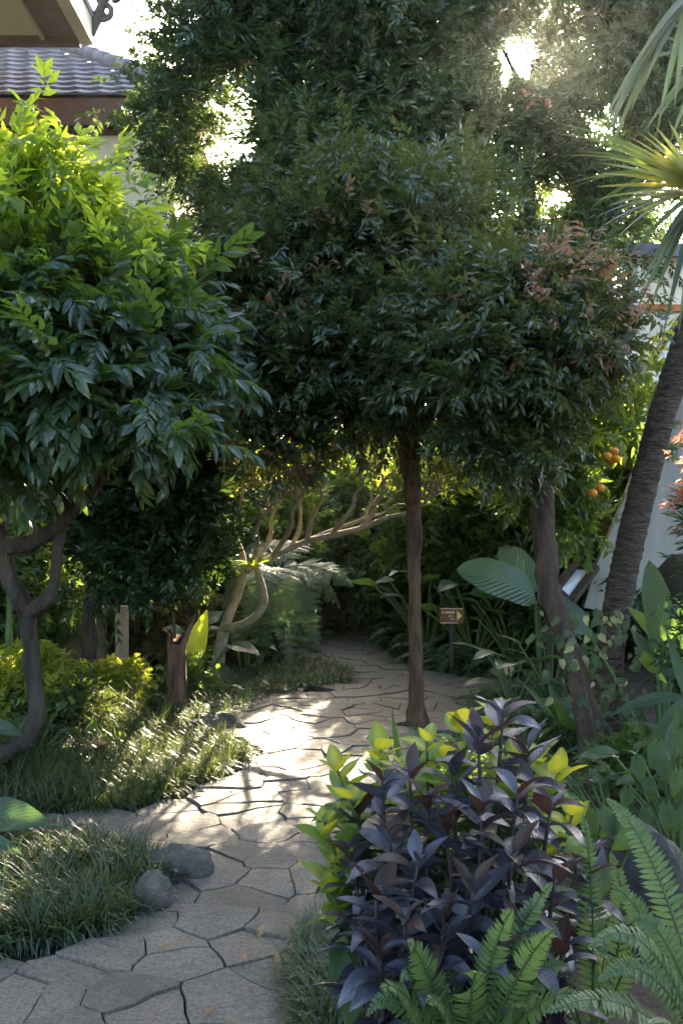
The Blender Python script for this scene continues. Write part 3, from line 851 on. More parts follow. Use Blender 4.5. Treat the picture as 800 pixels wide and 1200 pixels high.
def tree(name, label, base, trunk, rads, limbs, bark, blobs, n, temps, mats, size=1.0, red=0, clump=.16, shell=.5, up=.25, flute=0, group=None, carve=True, per=9, spray_parts=0, rough=.22, redbox=None, thin=None, out_w=.8, top_z=None, lumps=4):
    t = thing(name, label, 'tree', base, group=group)
    b = t.location.copy()
    mb = MB(); mb.tube(trunk, rads, 12, rough, 6, freq=9, flute=flute); link('trunk', mb.mesh('trunk', b), t, bark)
    for pts, rr in limbs:
        mb = MB(); mb.tube(pts, rr, 8, rough, 4, freq=9); link('branch', mb.mesh('branch', b), t, bark)
    pos, fw = blob_points(blobs, n, clump, per, shell, up_w=up, out_w=out_w, lumps=lumps)
    ok = pos[:, 2] > .15
    if carve: ok &= lane_keep(pos)
    if thin is not None: ok &= thin(pos)
    pos, fw = pos[ok], fw[ok]
    sc = size * RNG.uniform(.7, 1.25, len(pos))
    lv = Leaves()
    bright = None
    if spray_parts:
        depth = pos[:, 1] - .25 * np.abs(pos[:, 2] - 2.6)
        vis = np.argsort(pos[:, 1] + RNG.random(len(pos)) * .25)
        if top_z is not None: vis = vis[pos[vis, 2] < top_z - .1]
        near = vis[:spray_parts]
        rest = np.ones(len(pos), bool); rest[near] = False
        meshes = []
        for k, (v, tr, li) in enumerate(temps):
            per_ = RNG.random(li.max() + 1) * .5 + .2
            me = np_mesh('leaf_spray', v, tr, per_[li]); me.materials.append(mats[0]); meshes.append(me)
        Rm = frames(fw[near], RNG.normal(size=len(near)) * .4)
        for q, ix in enumerate(near):
            mw = Matrix.Translation(Vector(pos[ix]) - b) @ (Matrix(Rm[q].tolist()) * float(sc[ix])).to_4x4()
            link('leaf_spray', meshes[q % len(meshes)], t, None, mw)
        pos, fw, sc = pos[rest], fw[rest], sc[rest]
    mi = np.zeros(len(pos), int)
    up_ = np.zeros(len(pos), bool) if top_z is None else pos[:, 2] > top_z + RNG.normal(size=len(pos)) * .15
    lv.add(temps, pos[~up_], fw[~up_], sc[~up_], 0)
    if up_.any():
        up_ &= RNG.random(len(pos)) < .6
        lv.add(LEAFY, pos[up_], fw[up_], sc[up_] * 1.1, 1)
    if red:
        out = []
        pr, fr = blob_points(blobs, red * 4, .1, 3, .92, up_w=.5)
        if redbox is not None:
            k = redbox(pr); pr, fr = pr[k], fr[k]
        pr, fr = pr[:red], fr[:red]
        k = lane_keep(pr); pr, fr = pr[k], fr[k]
        lv.add(RED, pr, fr, size * RNG.uniform(.8, 1.4, len(pr)), 1)
    me = lv.mesh('crown', b)
    for m_ in mats: me.materials.append(m_)
    o = link('crown', me, t); o['kind'] = 'stuff'
    return t

# middle tree with the straight trunk beside the path
bA = G(490, 855)
tree('rose_apple_tree', 'tall tree with straight reddish trunk standing mid path behind the purple shrub', bA,
     [bA + Vector((0, 0, -.05)), P(488, 815, 7.3), P(486, 740, 7.3), P(485, 660, 7.3), P(484, 580, 7.3), P(480, 500, 7.3), P(470, 420, 7.3), P(450, 330, 7.3)],
     [.105, .058, .046, .048, .06, .072, .055, .035],
     [([P(484, 590, 7.28), P(475, 530, 7.2), P(473, 480, 7.15), P(440, 400, 7.0)], [.05, .05, .05, .03]),
      ([P(482, 520, 7.3), P(530, 440, 7.4), P(570, 370, 7.5)], [.05, .04, .02]),
      ([P(480, 500, 7.3), P(420, 430, 7.3), P(350, 400, 7.2)], [.045, .035, .02])],
     M['bark_red'],
     [B(400, 330, 7.4, 130, 95, .9), B(350, 512, 6.8, 34, 28, .25), B(320, 400, 7.2, 75, 80, .7), B(440, 415, 7.0, 120, 85, .8), B(345, 455, 7.0, 72, 45, .6), B(510, 320, 7.4, 95, 85, .9), B(500, 435, 7.2, 90, 50, .7),
      B(440, 455, 7.0, 80, 30, .5), B(300, 330, 7.4, 50, 60, .6), B(575, 430, 7.2, 55, 70, .6), B(450, 265, 7.7, 100, 55, .8), B(380, 235, 8.4, 80, 60, .6), B(540, 250, 8.4, 80, 60, .6), B(300, 260, 8.4, 45, 60, .5)],
     8200, SYZ, [M['lf_syz'], M['lf_red']], .95, 230, .15, .45, flute=.06)
# right tree, leaning trunk
bB = G(692, 915)
tree('rose_apple_tree', 'dark leaning forked-looking tree with ivy at its foot in front of the palm', bB,
     [bB + Vector((0, 0, -.05)), P(690, 850, 5.95), P(676, 790, 6.0), P(658, 735, 6.1), P(643, 690, 6.15), P(638, 630, 6.2), P(635, 560, 6.25), P(640, 480, 6.3), P(640, 400, 6.3)],
     [.085, .072, .066, .07, .07, .07, .072, .05, .03],
     [([P(638, 560, 6.25), P(690, 480, 6.3), P(720, 420, 6.3)], [.045, .035, .02]), ([P(636, 560, 6.25), P(590, 480, 6.3), P(560, 420, 6.3)], [.045, .035, .02])],
     M['bark_mid'],
     [B(625, 390, 6.4, 95, 78, .8), B(672, 412, 6.3, 34, 40, .45), B(570, 380, 6.3, 80, 60, .6), B(590, 450, 6.2, 80, 60, .6), B(632, 482, 6.2, 46, 45, .45), B(620, 525, 6.1, 42, 28, .35), B(540, 440, 6.3, 60, 70, .6)],
     5000, SYZ, [M['lf_syz'], M['lf_red']], .85, 300, .13, .5, redbox=lambda p: p[:, 2] > 2.45, thin=lambda p: ~((p[:, 0] > 1.36) & (p[:, 2] < 2.24)))
# tall upper tree on the left behind
bC = Vector((-1.62, 10.2, 0))
tree('evergreen_tree', 'tall dense fine-leaved tree filling the top between house and sun', bC,
     [bC, bC + Vector((.1, 0, 1.8)), bC + Vector((1.3, -.3, 3.4)), bC + Vector((1.7, -.5, 6.3))], [.16, .13, .1, .05],
     [([bC + Vector((1.5, -.3, 4.6)), P(300, 60, 9.6), P(225, 50, 9.4)], [.05, .035, .015]), ([bC + Vector((1.3, -.3, 3.5)), P(480, 150, 9.6), P(520, 60, 9.6)], [.07, .04, .02])],
     M['bark_dark'],
     [B(243, 55, 9.2, 42, 52, .7), B(206, 138, 9.0, 30, 36, .45), B(300, 40, 9.6, 100, 90, .9), B(400, 90, 9.5, 120, 110, 1.0), B(335, 190, 9.3, 70, 110, .8), B(315, 280, 9.2, 55, 80, .6), B(222, 190, 9.0, 26, 30, .35), B(252, 150, 9.3, 28, 60, .45), B(268, 200, 9.2, 24, 40, .4), B(270, 120, 9.4, 22, 40, .35),
      B(420, 200, 9.3, 110, 90, .9), B(490, 70, 9.8, 90, 110, .9), B(330, -60, 9.8, 160, 80, 1.), B(510, 190, 9.5, 90, 90, .9), B(470, -50, 10, 120, 70, 1)],
     15000, FINE, [M['lf_fine'], M['lf_red']], 1.1, 45, .17, .35)
bD = Vector((2.2, 10.8, 0))
tree('evergreen_tree', 'tall dark tree at upper right with the sun shining through its crown', bD,
     [bD, bD + Vector((-.1, 0, 2)), bD + Vector((-.2, .1, 4)), bD + Vector((-.1, 0, 6.5))], [.17, .14, .1, .05],
     [([bD + Vector((-.2, .1, 3.6)), P(620, 150, 10.6), P(590, 60, 10.6)], [.07, .04, .02]), ([bD + Vector((-.2, .1, 3.6)), P(720, 200, 10.8), P(760, 100, 10.8)], [.07, .04, .02])],
     M['bark_dark'],
     [B(600, 190, 10.4, 90, 90, .9), B(690, 250, 10.4, 70, 80, .8), B(640, 300, 10.2, 80, 70, .7), B(720, 150, 10.8, 70, 90, .9), B(770, 80, 11, 70, 90, .9), B(600, 60, 11, 70, 60, .6), B(550, 20, 11, 60, 70, .7), B(700, 50, 11.2, 60, 60, .5), B(650, -50, 11, 110, 50, .8), B(780, -40, 11, 90, 60, .8), B(560, 280, 10.2, 70, 70, .7), B(490, 325, 11.2, 140, 80, .6), B(430, 385, 11.2, 120, 42, .5), B(365, 445, 11.2, 62, 34, .4)],  # last low masses added unseen behind the middle crown to shade the foreground
     11500, FINE, [M['lf_fine'], M['lf_red']], 1.15, 20, .18, .3)
# left tree with drooping sprays
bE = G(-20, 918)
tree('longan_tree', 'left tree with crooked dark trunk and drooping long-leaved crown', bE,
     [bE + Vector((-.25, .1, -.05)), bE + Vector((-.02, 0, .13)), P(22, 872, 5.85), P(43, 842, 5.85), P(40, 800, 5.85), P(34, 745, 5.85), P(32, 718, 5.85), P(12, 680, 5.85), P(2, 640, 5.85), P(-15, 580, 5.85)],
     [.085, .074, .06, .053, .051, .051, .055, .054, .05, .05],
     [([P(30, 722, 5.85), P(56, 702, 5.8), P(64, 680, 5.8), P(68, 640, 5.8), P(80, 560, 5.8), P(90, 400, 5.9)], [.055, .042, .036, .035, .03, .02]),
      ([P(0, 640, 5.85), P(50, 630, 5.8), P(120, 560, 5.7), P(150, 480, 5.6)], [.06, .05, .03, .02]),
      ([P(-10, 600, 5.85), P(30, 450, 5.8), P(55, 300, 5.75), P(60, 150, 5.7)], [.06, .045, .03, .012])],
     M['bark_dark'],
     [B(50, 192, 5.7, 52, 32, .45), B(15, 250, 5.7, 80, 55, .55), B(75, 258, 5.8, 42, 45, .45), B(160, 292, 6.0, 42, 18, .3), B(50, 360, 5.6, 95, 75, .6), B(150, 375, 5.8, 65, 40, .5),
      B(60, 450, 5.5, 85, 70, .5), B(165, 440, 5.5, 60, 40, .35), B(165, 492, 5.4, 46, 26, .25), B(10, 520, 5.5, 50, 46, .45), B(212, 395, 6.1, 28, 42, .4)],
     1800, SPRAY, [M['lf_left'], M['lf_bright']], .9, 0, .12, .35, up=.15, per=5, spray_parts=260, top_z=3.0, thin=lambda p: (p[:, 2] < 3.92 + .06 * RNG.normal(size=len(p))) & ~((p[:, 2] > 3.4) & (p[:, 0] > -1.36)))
# dark small tree behind it
bF = G(98, 826)
tree('clipped_tree', 'small black-green tree with slim curved trunk and dense rounded crown', bF,
     [bF, P(101, 790, 8.3), P(106, 750, 8.3), P(105, 715, 8.3), P(110, 680, 8.3), P(140, 630, 8.3)], [.058, .055, .06, .052, .045, .03],
     [([P(106, 700, 8.3), P(150, 695, 8.2), P(200, 685, 8.2)], [.03, .025, .015])],
     M['bark_dark'],
     [B(185, 570, 8.2, 72, 85, .7), B(135, 620, 8.2, 70, 65, .6), B(215, 640, 8.1, 45, 55, .4), B(170, 675, 8.0, 80, 28, .4), B(225, 520, 8.3, 30, 50, .4), B(120, 540, 8.4, 60, 60, .6)],
     3600, DARKS, [M['lf_black']], 1.1, 0, .12, .35)

# row of trees that shuts the garden off behind
backs = [(-5.6, 12.5, 6.2, 'lf_back', 'spreading green tree at far left behind the tan wall'),
         (-4.0, 10.6, 3.1, 'lf_yel', 'low yellow-green tree just behind the tan wall'),
         (-1.6, 15.8, 5.6, 'lf_back', 'loose green tree right of the cream house wall'),
         (-.2, 14.6, 4.4, 'lf_yel', 'yellow-green sunlit tree behind the frangipani branches'),
         (.9, 17.0, 6.6, 'lf_back', 'tall green tree behind the far end of the path'),
         (1.6, 14.2, 3.8, 'lf_fine', 'dark dense tree right of the far fence'),
         (2.6, 15.4, 6.2, 'lf_back', 'broad green tree behind the arrow sign'),
         (3.3, 12.2, 3.2, 'lf_yel', 'yellow-green tree between the leaning trunk and the grey building'),
         (4.4, 16.5, 6.8, 'lf_back', 'tall tree rising behind the grey building'),
         (6.2, 14.8, 6.4, 'lf_fine', 'dark tree at far right beyond the building'),
         (-3.2, 19.5, 5.0, 'lf_fine', 'dark tree in the gap beside the house'),
         (2.0, 19.5, 7.2, 'lf_fine', 'tallest dark tree of the far row')]
for k, (x, yy, hh, mt, lab) in enumerate(backs):
    b = Vector((x, yy, 0))
    bl = []
    rr = random.Random(40 + k)
    for j in range(9):
        z = hh * (.12 + .8 * j / 8)
        bl.append((b + Vector((rr.uniform(-.9, .9), rr.uniform(-.6, .6), z)), (rr.uniform(.8, 1.25), rr.uniform(.6, .9), hh * .11 + .2)))
    tree('broadleaf_tree', lab, b, [b, b + Vector((.1, 0, hh * .3)), b + Vector((-.05, 0, hh * .6)), b + Vector((0, 0, hh * .85))], [.13, .1, .07, .03],
         [([b + Vector((0, 0, hh * .35)), b + Vector((.5, -.2, hh * .55)), b + Vector((.8, -.3, hh * .7))], [.05, .035, .015]),
          ([b + Vector((0, 0, hh * .3)), b + Vector((-.5, -.2, hh * .5)), b + Vector((-.8, -.2, hh * .62))], [.05, .035, .015])],
         M['bark_mid'], bl, int(350 * hh), BACK, [M[mt]], 1.0, 0, .22, .35, group='trees shutting off the back of the garden')

# unseen trees added beside and behind the camera to shade the foreground
for k, (x, yy, hh, lab) in enumerate(((2.9, 2.3, 4.6, 'unseen tree added for shade, right of the camera'), (1.7, -1.6, 5.4, 'unseen tree added for shade, behind the camera to the right'), (-3.6, 1.2, 5.0, 'unseen tree added for shade, left of the camera'))):
    b = Vector((x, yy, 0)); rr = random.Random(90 + k)
    bl = [(b + Vector((rr.uniform(-.9, .9), rr.uniform(-1.1, 1.1), hh * rr.uniform(.58, .95))), (rr.uniform(.7, 1.0), rr.uniform(.7, 1.1), .5)) for _ in range(6)]
    tree('broadleaf_tree', lab, b, [b, b + Vector((.05, 0, hh * .3)), b + Vector((-.05, 0, hh * .6)), b + Vector((0, 0, hh * .85))], [.11, .09, .06, .03], [], M['bark_mid'], bl, 1150, BACK, [M['lf_back']], 1.0, 0, .22, .35, group='unseen trees added for shade around the camera')
# fruit tree behind the palm
bO = Vector((1.83, 8.9, 0))
tree('orange_tree', 'leafy tree bearing orange fruit between leaning trunk and palm', bO, [bO, bO + Vector((.05, 0, 1)), bO + Vector((0, .1, 2)), bO + Vector((.1, 0, 2.9))], [.06, .05, .04, .02], [], M['bark_mid'],
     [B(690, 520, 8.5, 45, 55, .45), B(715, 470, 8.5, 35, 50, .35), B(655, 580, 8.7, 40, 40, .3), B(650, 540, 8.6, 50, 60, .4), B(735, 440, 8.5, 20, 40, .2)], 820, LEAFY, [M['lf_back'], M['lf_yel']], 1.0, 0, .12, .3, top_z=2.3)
fm = bpy.data.meshes.new('fruit')
import bmesh
bm = bmesh.new(); bmesh.ops.create_icosphere(bm, subdivisions=3, radius=1)
for v in bm.verts:
    v.co.z *= .94
    if v.co.z > .8: v.co.z -= (v.co.z - .8) * .7
for f in bm.faces: f.smooth = True
bm.to_mesh(fm); bm.free(); fm.materials.append(M['fruit'])
fst = MB(); fst.tube([(0, 0, .85), (.1, 0, 1.5), (.05, .2, 2.2)], [.1, .07, .06], 5); fsm = fst.mesh('stalk'); fsm.materials.append(M['stem_brown'])
for (px, py, d, r, lab) in ((711, 535, 7.6, .037, 'orange fruit at the left of the upper cluster'), (719, 529, 7.63, .036, 'orange fruit at the top of the upper cluster'), (722, 538, 7.58, .033, 'orange fruit at the lower right of the upper cluster'),
                            (694, 578, 7.55, .036, 'yellowish orange fruit, the lower one of the pair nearest the trunk'), (703, 572, 7.6, .036, 'orange fruit, the upper one of the pair nearest the trunk'), (716, 541, 7.66, .03, 'orange fruit half hidden at the back of the upper cluster')):
    t = thing('orange_fruit', lab, 'fruit', P(px, py, d), 0, r, 'fruit hanging beside the palm trunk')
    link('fruit', fm, t); link('stalk', fsm, t)

# frangipani
def frangipani():
    base = G(250, 806)
    t = thing('frangipani_tree', 'leaning pale frangipani with forking bare branches left of the path', 'tree', base)
    D = 9.1
    mb = MB(); mb.tube([base + Vector((0, 0, -.05)), P(257, 765, D), P(265, 730, D), P(276, 700, D), P(286, 672, D)], [.075, .06, .05, .045, .042], 12, .12, 5, freq=10); link('trunk', mb.mesh('trunk', base), t, M['bark_pale'])
    lv = Leaves()
    tips = []
    def fork(mb_, p, d, L, r, lvl):
        q = p + d * L
        mid = p.lerp(q, .5) + Vector((random.uniform(-.09, .09), random.uniform(-.09, .09), random.uniform(-.05, .09))) * L * 2
        mb_.tube([p, mid, q], [r, r * .88, r * .8], 7, .1, 3, freq=12)
        if lvl == 0 or r < .0055:
            tips.append((q, d)); return
        ax = d.orthogonal().normalized()
        a0 = random.uniform(0, 6.28)
        for k in range(2 if random.random() < .75 else 3):
            s = Matrix.Rotation(a0 + k * 2.6 + random.uniform(-.4, .4), 3, d) @ ax
            nd = (d * .85 + s * random.uniform(.4, .7) + Vector((0, 0, .28))).normalized()
            fork(mb_, q, nd, L * random.uniform(.7, .92), r * random.uniform(.68, .78), lvl - 1)
    starts = [([P(286, 674, D), P(272, 662, D - .1), P(262, 645, D - .1)], .03, (-.25, 0, 1), .2), ([P(286, 672, D), P(284, 650, D + .1), P(277, 632, D + .1)], .032, (-.1, .1, 1), .21), ([P(280, 668, D), P(262, 662, D + .2), P(250, 650, D + .2)], .026, (-.6, .2, .8), .2),
              ([P(287, 672, D), P(298, 652, D), P(302, 635, D)], .03, (.15, -.1, 1), .21), ([P(288, 670, D), P(320, 652, D), P(360, 634, D), P(400, 618, D + .1)], .031, (.9, .1, .35), .24), ([P(300, 661, D), P(312, 640, D + .2), P(318, 622, D + .2)], .026, (.1, .3, 1), .2),
              ([P(320, 651, D), P(333, 632, D - .1), P(342, 615, D - .2)], .028, (.25, -.1, .9), .2), ([P(360, 634, D), P(364, 612, D), P(370, 596, D)], .026, (.2, .1, .9), .19), ([P(340, 643, D), P(350, 622, D + .2), P(352, 604, D + .2)], .024, (0, .2, 1), .19),
              ([P(360, 634, D), P(420, 620, D - .1), P(455, 606, D - .2)], .03, (.9, -.1, .3), .2), ([P(390, 624, D), P(405, 606, D - .2), P(415, 592, D - .2)], .024, (.4, 0, .9), .18), ([P(420, 620, D - .1), P(436, 604, D), P(440, 590, D)], .022, (.3, .1, .9), .18)]
    for pts, r, d, L in starts:
        mb = MB(); mb.tube(pts, [r * (1.0 - .25 * k / (len(pts) - 1)) for k in range(len(pts))], 9, .12, 4, freq=12)
        fork(mb, pts[-1], Vector(d).normalized(), L, r * .72, 5)
        link('branch', mb.mesh('branch', base), t, M['bark_pale'])
    mb = MB(); mb.tube([P(262, 737, D - .02), P(284, 732, D - .15), P(302, 720, D - .2), P(309, 704, D - .2), P(306, 685, D - .2), P(300, 664, D - .2)], [.04, .035, .036, .036, .034, .028], 10, .12, 4, freq=12); link('branch', mb.mesh('branch', base), t, M['bark_pale'])
    tips2 = [x for x in tips if random.random() < .8]
    pos = np.array([p for p, _ in tips2]); fw = np.array([d for _, d in tips2])
    lf = [sprig(6, .07, .15, .048, 1.1, .2, leaf5, .2) for _ in range(3)]
    lv.add(lf, pos, fw + RNG.normal(size=fw.shape) * .2, RNG.uniform(.45, 1.0, len(pos)))
    me = lv.mesh('foliage', base); me.materials.append(M['lf_yel']); link('foliage', me, t)
    # nest fern on the bent limb
    tp = P(299, 664, D - .2)
    f = thing('nest_fern', 'small sunlit nest fern growing on the bent frangipani limb', 'fern', tp)
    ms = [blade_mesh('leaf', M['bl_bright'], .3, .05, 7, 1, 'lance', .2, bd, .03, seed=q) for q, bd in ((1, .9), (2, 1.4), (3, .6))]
    for k in range(13):
        a = k * 2.4; e = random.uniform(.35, 1.1)
        link('leaf', ms[k % 3], f, None, aim((0, 0, 0), (math.cos(a), math.sin(a), e), 0, random.uniform(.6, 1.05)))
frangipani()

# palm
def fan_palm():
    base = G(708, 888)
    base = Vector((P(708, 820, 6.7).x, 6.7, 0))
    t = thing('fan_palm', 'fan palm with leaning ringed grey-brown trunk at right edge', 'palm', base)
    D = 6.7
    ctr = [base, P(712, 780, D), P(722, 715, D), P(737, 640, D), P(756, 560, D), P(777, 480, D), P(803, 400, D), P(832, 320, D), P(860, 250, D)]
    mb = MB(); mb.tube(ctr, [.12, .1, .096, .094, .092, .09, .088, .085, .085], 14, .07, 26, freq=16)
    # ring scars: every few centimetres the trunk swells a little
    V = [Vector(v) for v in mb.v]
    for i in range(0, len(V) - 14 + 1, 14):
        c = sum((V[i + k] for k in range(14)), Vector()) / 14
        k_ = 1 + (random.uniform(.01, .055) if (i // 14) % 3 == 0 else random.uniform(-.02, .01))
        for k in range(14): V[i + k] = c + (V[i + k] - c) * k_
    mb.v = V
    link('trunk', mb.mesh('trunk', base), t, M['palmbark'])
    crown = P(866, 232, D)
    def seg(L, W, bend, mat): return blade_mesh('segment', mat, L, W, 9, 1, 'strap', .45, bend)
    def leaf(hub, tips, mat, W, bend=.35, nrm=(0, -.8, .5), petiole=True):
        hub = Vector(hub)
        mb_ = MB(); mb_.tube([crown, crown.lerp(hub, .6) + Vector((0, 0, .08)), hub], [.025, .02, .015], 6)
        lf = link('fan_leaf', mb_.mesh('fan_leaf', base), t, M['stem_green'])
        for tp in tips:
            v = Vector(tp) - hub
            me = seg(v.length * (1 + bend * .12), W, bend, mat)
            n_ = Vector(nrm)
            f = (v.normalized() + n_.normalized() * bend * .5).normalized()
            link('segment', me, lf, None, aim_n(hub - base, f, n_))
    # sunlit yellow-green fan, reaching left
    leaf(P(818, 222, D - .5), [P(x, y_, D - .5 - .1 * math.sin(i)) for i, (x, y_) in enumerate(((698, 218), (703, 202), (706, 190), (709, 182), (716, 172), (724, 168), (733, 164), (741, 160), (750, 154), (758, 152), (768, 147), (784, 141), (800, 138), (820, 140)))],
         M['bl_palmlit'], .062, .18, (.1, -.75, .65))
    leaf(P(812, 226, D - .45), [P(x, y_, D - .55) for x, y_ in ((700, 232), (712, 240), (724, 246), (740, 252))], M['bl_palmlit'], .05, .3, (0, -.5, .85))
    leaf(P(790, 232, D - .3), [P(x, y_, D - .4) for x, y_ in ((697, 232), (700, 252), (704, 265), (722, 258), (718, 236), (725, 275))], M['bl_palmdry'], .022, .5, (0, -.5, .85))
    # dark drooping segments
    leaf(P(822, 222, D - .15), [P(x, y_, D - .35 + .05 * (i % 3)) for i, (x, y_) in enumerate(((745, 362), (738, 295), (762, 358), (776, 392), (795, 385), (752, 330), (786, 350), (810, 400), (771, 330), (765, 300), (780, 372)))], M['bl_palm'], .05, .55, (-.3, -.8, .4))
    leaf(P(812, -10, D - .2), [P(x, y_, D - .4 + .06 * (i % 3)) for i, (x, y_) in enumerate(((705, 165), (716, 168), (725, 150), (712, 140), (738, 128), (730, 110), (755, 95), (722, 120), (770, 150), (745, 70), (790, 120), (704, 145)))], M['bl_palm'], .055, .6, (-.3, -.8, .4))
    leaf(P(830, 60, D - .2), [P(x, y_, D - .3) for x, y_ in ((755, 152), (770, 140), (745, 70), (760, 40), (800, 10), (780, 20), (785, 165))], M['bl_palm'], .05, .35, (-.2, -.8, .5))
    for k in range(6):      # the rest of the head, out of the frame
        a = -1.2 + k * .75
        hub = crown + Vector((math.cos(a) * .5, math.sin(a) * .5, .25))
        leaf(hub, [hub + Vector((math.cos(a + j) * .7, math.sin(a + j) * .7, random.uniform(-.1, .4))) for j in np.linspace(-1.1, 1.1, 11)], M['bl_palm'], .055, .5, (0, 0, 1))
fan_palm()

# ================================================================== FERNS, LEAFY PLANTS, GRASS
def frond_mesh(name, mat, pts, npair, pl, pw, nrm, taper=.25, curl=.25, stem=.006, base_frac=.12, double=False, fwd=.35):
    """a pinnate frond along a bent stalk; pinnae are folded leaflets"""
    pts = [Vector(p) for p in pts]
    lv = Leaves()
    def at(t):
        n = len(pts) - 1
        i = min(int(t * n), n - 1); u = t * n - i
        p0, p1, p2, p3 = pts[max(i - 1, 0)], pts[i], pts[i + 1], pts[min(i + 2, n)]
        return .5 * ((2 * p1) + (p2 - p0) * u + (2 * p0 - 5 * p1 + 4 * p2 - p3) * u * u + (3 * p1 - p0 - 3 * p2 + p3) * u ** 3)
    nv = Vector(nrm)
    Vs, Ts, rr = [], [], []
    b = 0
    for k in range(npair):
        t = base_frac + (1 - base_frac) * (k + .5) / npair
        p = at(t); tg = (at(min(1, t + .02)) - at(max(0, t - .02))).normalized()
        sd = tg.cross(nv).normalized(); n2 = sd.cross(tg)
        q = (t - base_frac) / (1 - base_frac)
        L = pl * (min(1, .45 + q * 3.0)) * (1 - max(0, (q - taper) / (1 - taper)) ** 1.5 * .93)
        for s in (-1, 1):
            if random.random() < .035: continue
            f = (sd * s + tg * (fwd + random.uniform(-.12, .12)) + n2 * random.uniform(-.18, .08)).normalized()
            roll = random.uniform(-.25, .25)
            Rm = np.array(aim_n((0, 0, 0), f, n2 + sd * s * .0 + tg * roll).to_3x3())
            if not double:
                W = pw * random.uniform(.9, 1.1) * (.7 + .3 * L / pl); LL = L * random.uniform(.92, 1.06)
                v = np.array([(-W * .25, 0, 0), (W * .32, -.0 * LL, 0), (W / 2, .35 * LL, .05 * W), (-W / 2, .3 * LL, .05 * W), (0, .35 * LL, -.12 * W), (W * .36, .72 * LL, -curl * LL * .3), (-W * .36, .68 * LL, -curl * LL * .3), (0, LL, -curl * LL * .75)])
                tr = np.array([(0, 1, 4), (1, 2, 4), (0, 4, 3), (4, 2, 5), (4, 5, 6), (3, 4, 6), (6, 5, 7)])
            else:
                m = 11; v, tr = [], []
                for j in range(m):
                    u = (j + .5) / m; l2 = pw * (1 - u ** 1.6) + .006
                    yb = L * u; zb = -curl * L * u * u * .6
                    for s2 in (-1, 1):
                        o_ = len(v); st = L / m * .62
                        v += [(0, yb - st * .5, zb), (0, yb + st * .5, zb), (s2 * l2, yb + st * .9, zb - l2 * .2)]
                        tr.append((o_, o_ + 1, o_ + 2) if s2 < 0 else (o_ + 1, o_, o_ + 2))
                v, tr = np.array(v), np.array(tr)
            Vs.append(v @ Rm.T + np.array(p)); Ts.append(tr + b); b += len(v); rr.append(np.full(len(tr), random.random() * .5 + .25))
    # stalk
    ring = []
    for i in range(13):
        t = i / 12; p = at(t); tg = (at(min(1, t + .02)) - at(max(0, t - .02))).normalized(); sd = tg.cross(nv).normalized(); n2 = sd.cross(tg); r_ = stem * (1 - .8 * t)
        ring.append([np.array(p + sd * r_), np.array(p + n2 * r_), np.array(p - sd * r_)])
    v = np.array(ring).reshape(-1, 3); tr = []
    for i in range(12):
        for k in range(3):
            a, c = i * 3 + k, i * 3 + (k + 1) % 3
            tr += [(a, c, c + 3), (a, c + 3, a + 3)]
    Vs.append(v); Ts.append(np.array(tr) + b); rr.append(np.full(len(tr), .95))
    me = np_mesh(name, np.concatenate(Vs), np.concatenate(Ts), np.concatenate(rr))
    me.materials.append(mat)
    return me


def arc(a, b, h, n=6):
    a, b = Vector(a), Vector(b)
    c = a.lerp(b, .55) + Vector(h)
    return [a * (1 - t) ** 2 + c * 2 * t * (1 - t) + b * t * t for t in [i / (n - 1) for i in range(n)]]


# near sword ferns, frond by frond
def near_fern(label, base, fr, pl=.056, pw=.0135, group=None):
    t = thing('sword_fern', label, 'fern', base, group=group)
    b = Vector(base)
    for (px, py, d, h, nrm) in fr:
        tip = P(px, py, d)
        pts = arc(Vector((0, 0, 0)), tip - b, h)
        L = (tip - b).length
        link('frond', frond_mesh('frond', M['lf_fern'], pts, max(16, int(L / .0165)), pl * min(1, .55 + L * .55), pw, nrm, .3, .22, .005), t)
    return t
near_fern('large sword fern in the lower right corner with fronds arching left', P(845, 1290, 2.25),
          [(711, 936, 2.5, (0.02, 0, .22), (-.3, -.75, .5)), (690, 1110, 2.15, (0, 0, .3), (0, -.5, .85)), (640, 1186, 2.0, (0, -.05, .22), (0, -.45, .85)), (742, 1075, 2.3, (0, 0, .2), (-.2, -.8, .5)),
           (800, 1000, 2.35, (.05, 0, .2), (-.2, -.8, .5)), (760, 1200, 1.95, (0, 0, .1), (0, -.5, .8)), (700, 1150, 2.1, (0, 0, .25), (0, -.6, .8)), (830, 1100, 2.0, (.05, -.05, .2), (0, -.6, .8)), (720, 1040, 2.45, (0, .1, .15), (-.2, -.8, .4))])
near_fern('sword fern with one tall upright frond right of the purple shrub', P(692, 1240, 2.6),
          [(683, 955, 2.62, (.03, 0, .06), (0, -.95, .2)), (715, 1000, 2.65, (.1, 0, .1), (-.1, -.9, .3)), (640, 1100, 2.5, (-.05, 0, .2), (0, -.7, .7)), (600, 1165, 2.3, (0, -.05, .2), (0, -.6, .8)), (745, 1130, 2.5, (.05, 0, .2), (0, -.7, .7)), (705, 1120, 2.3, (0, -.1, .2), (0, -.6, .8))])
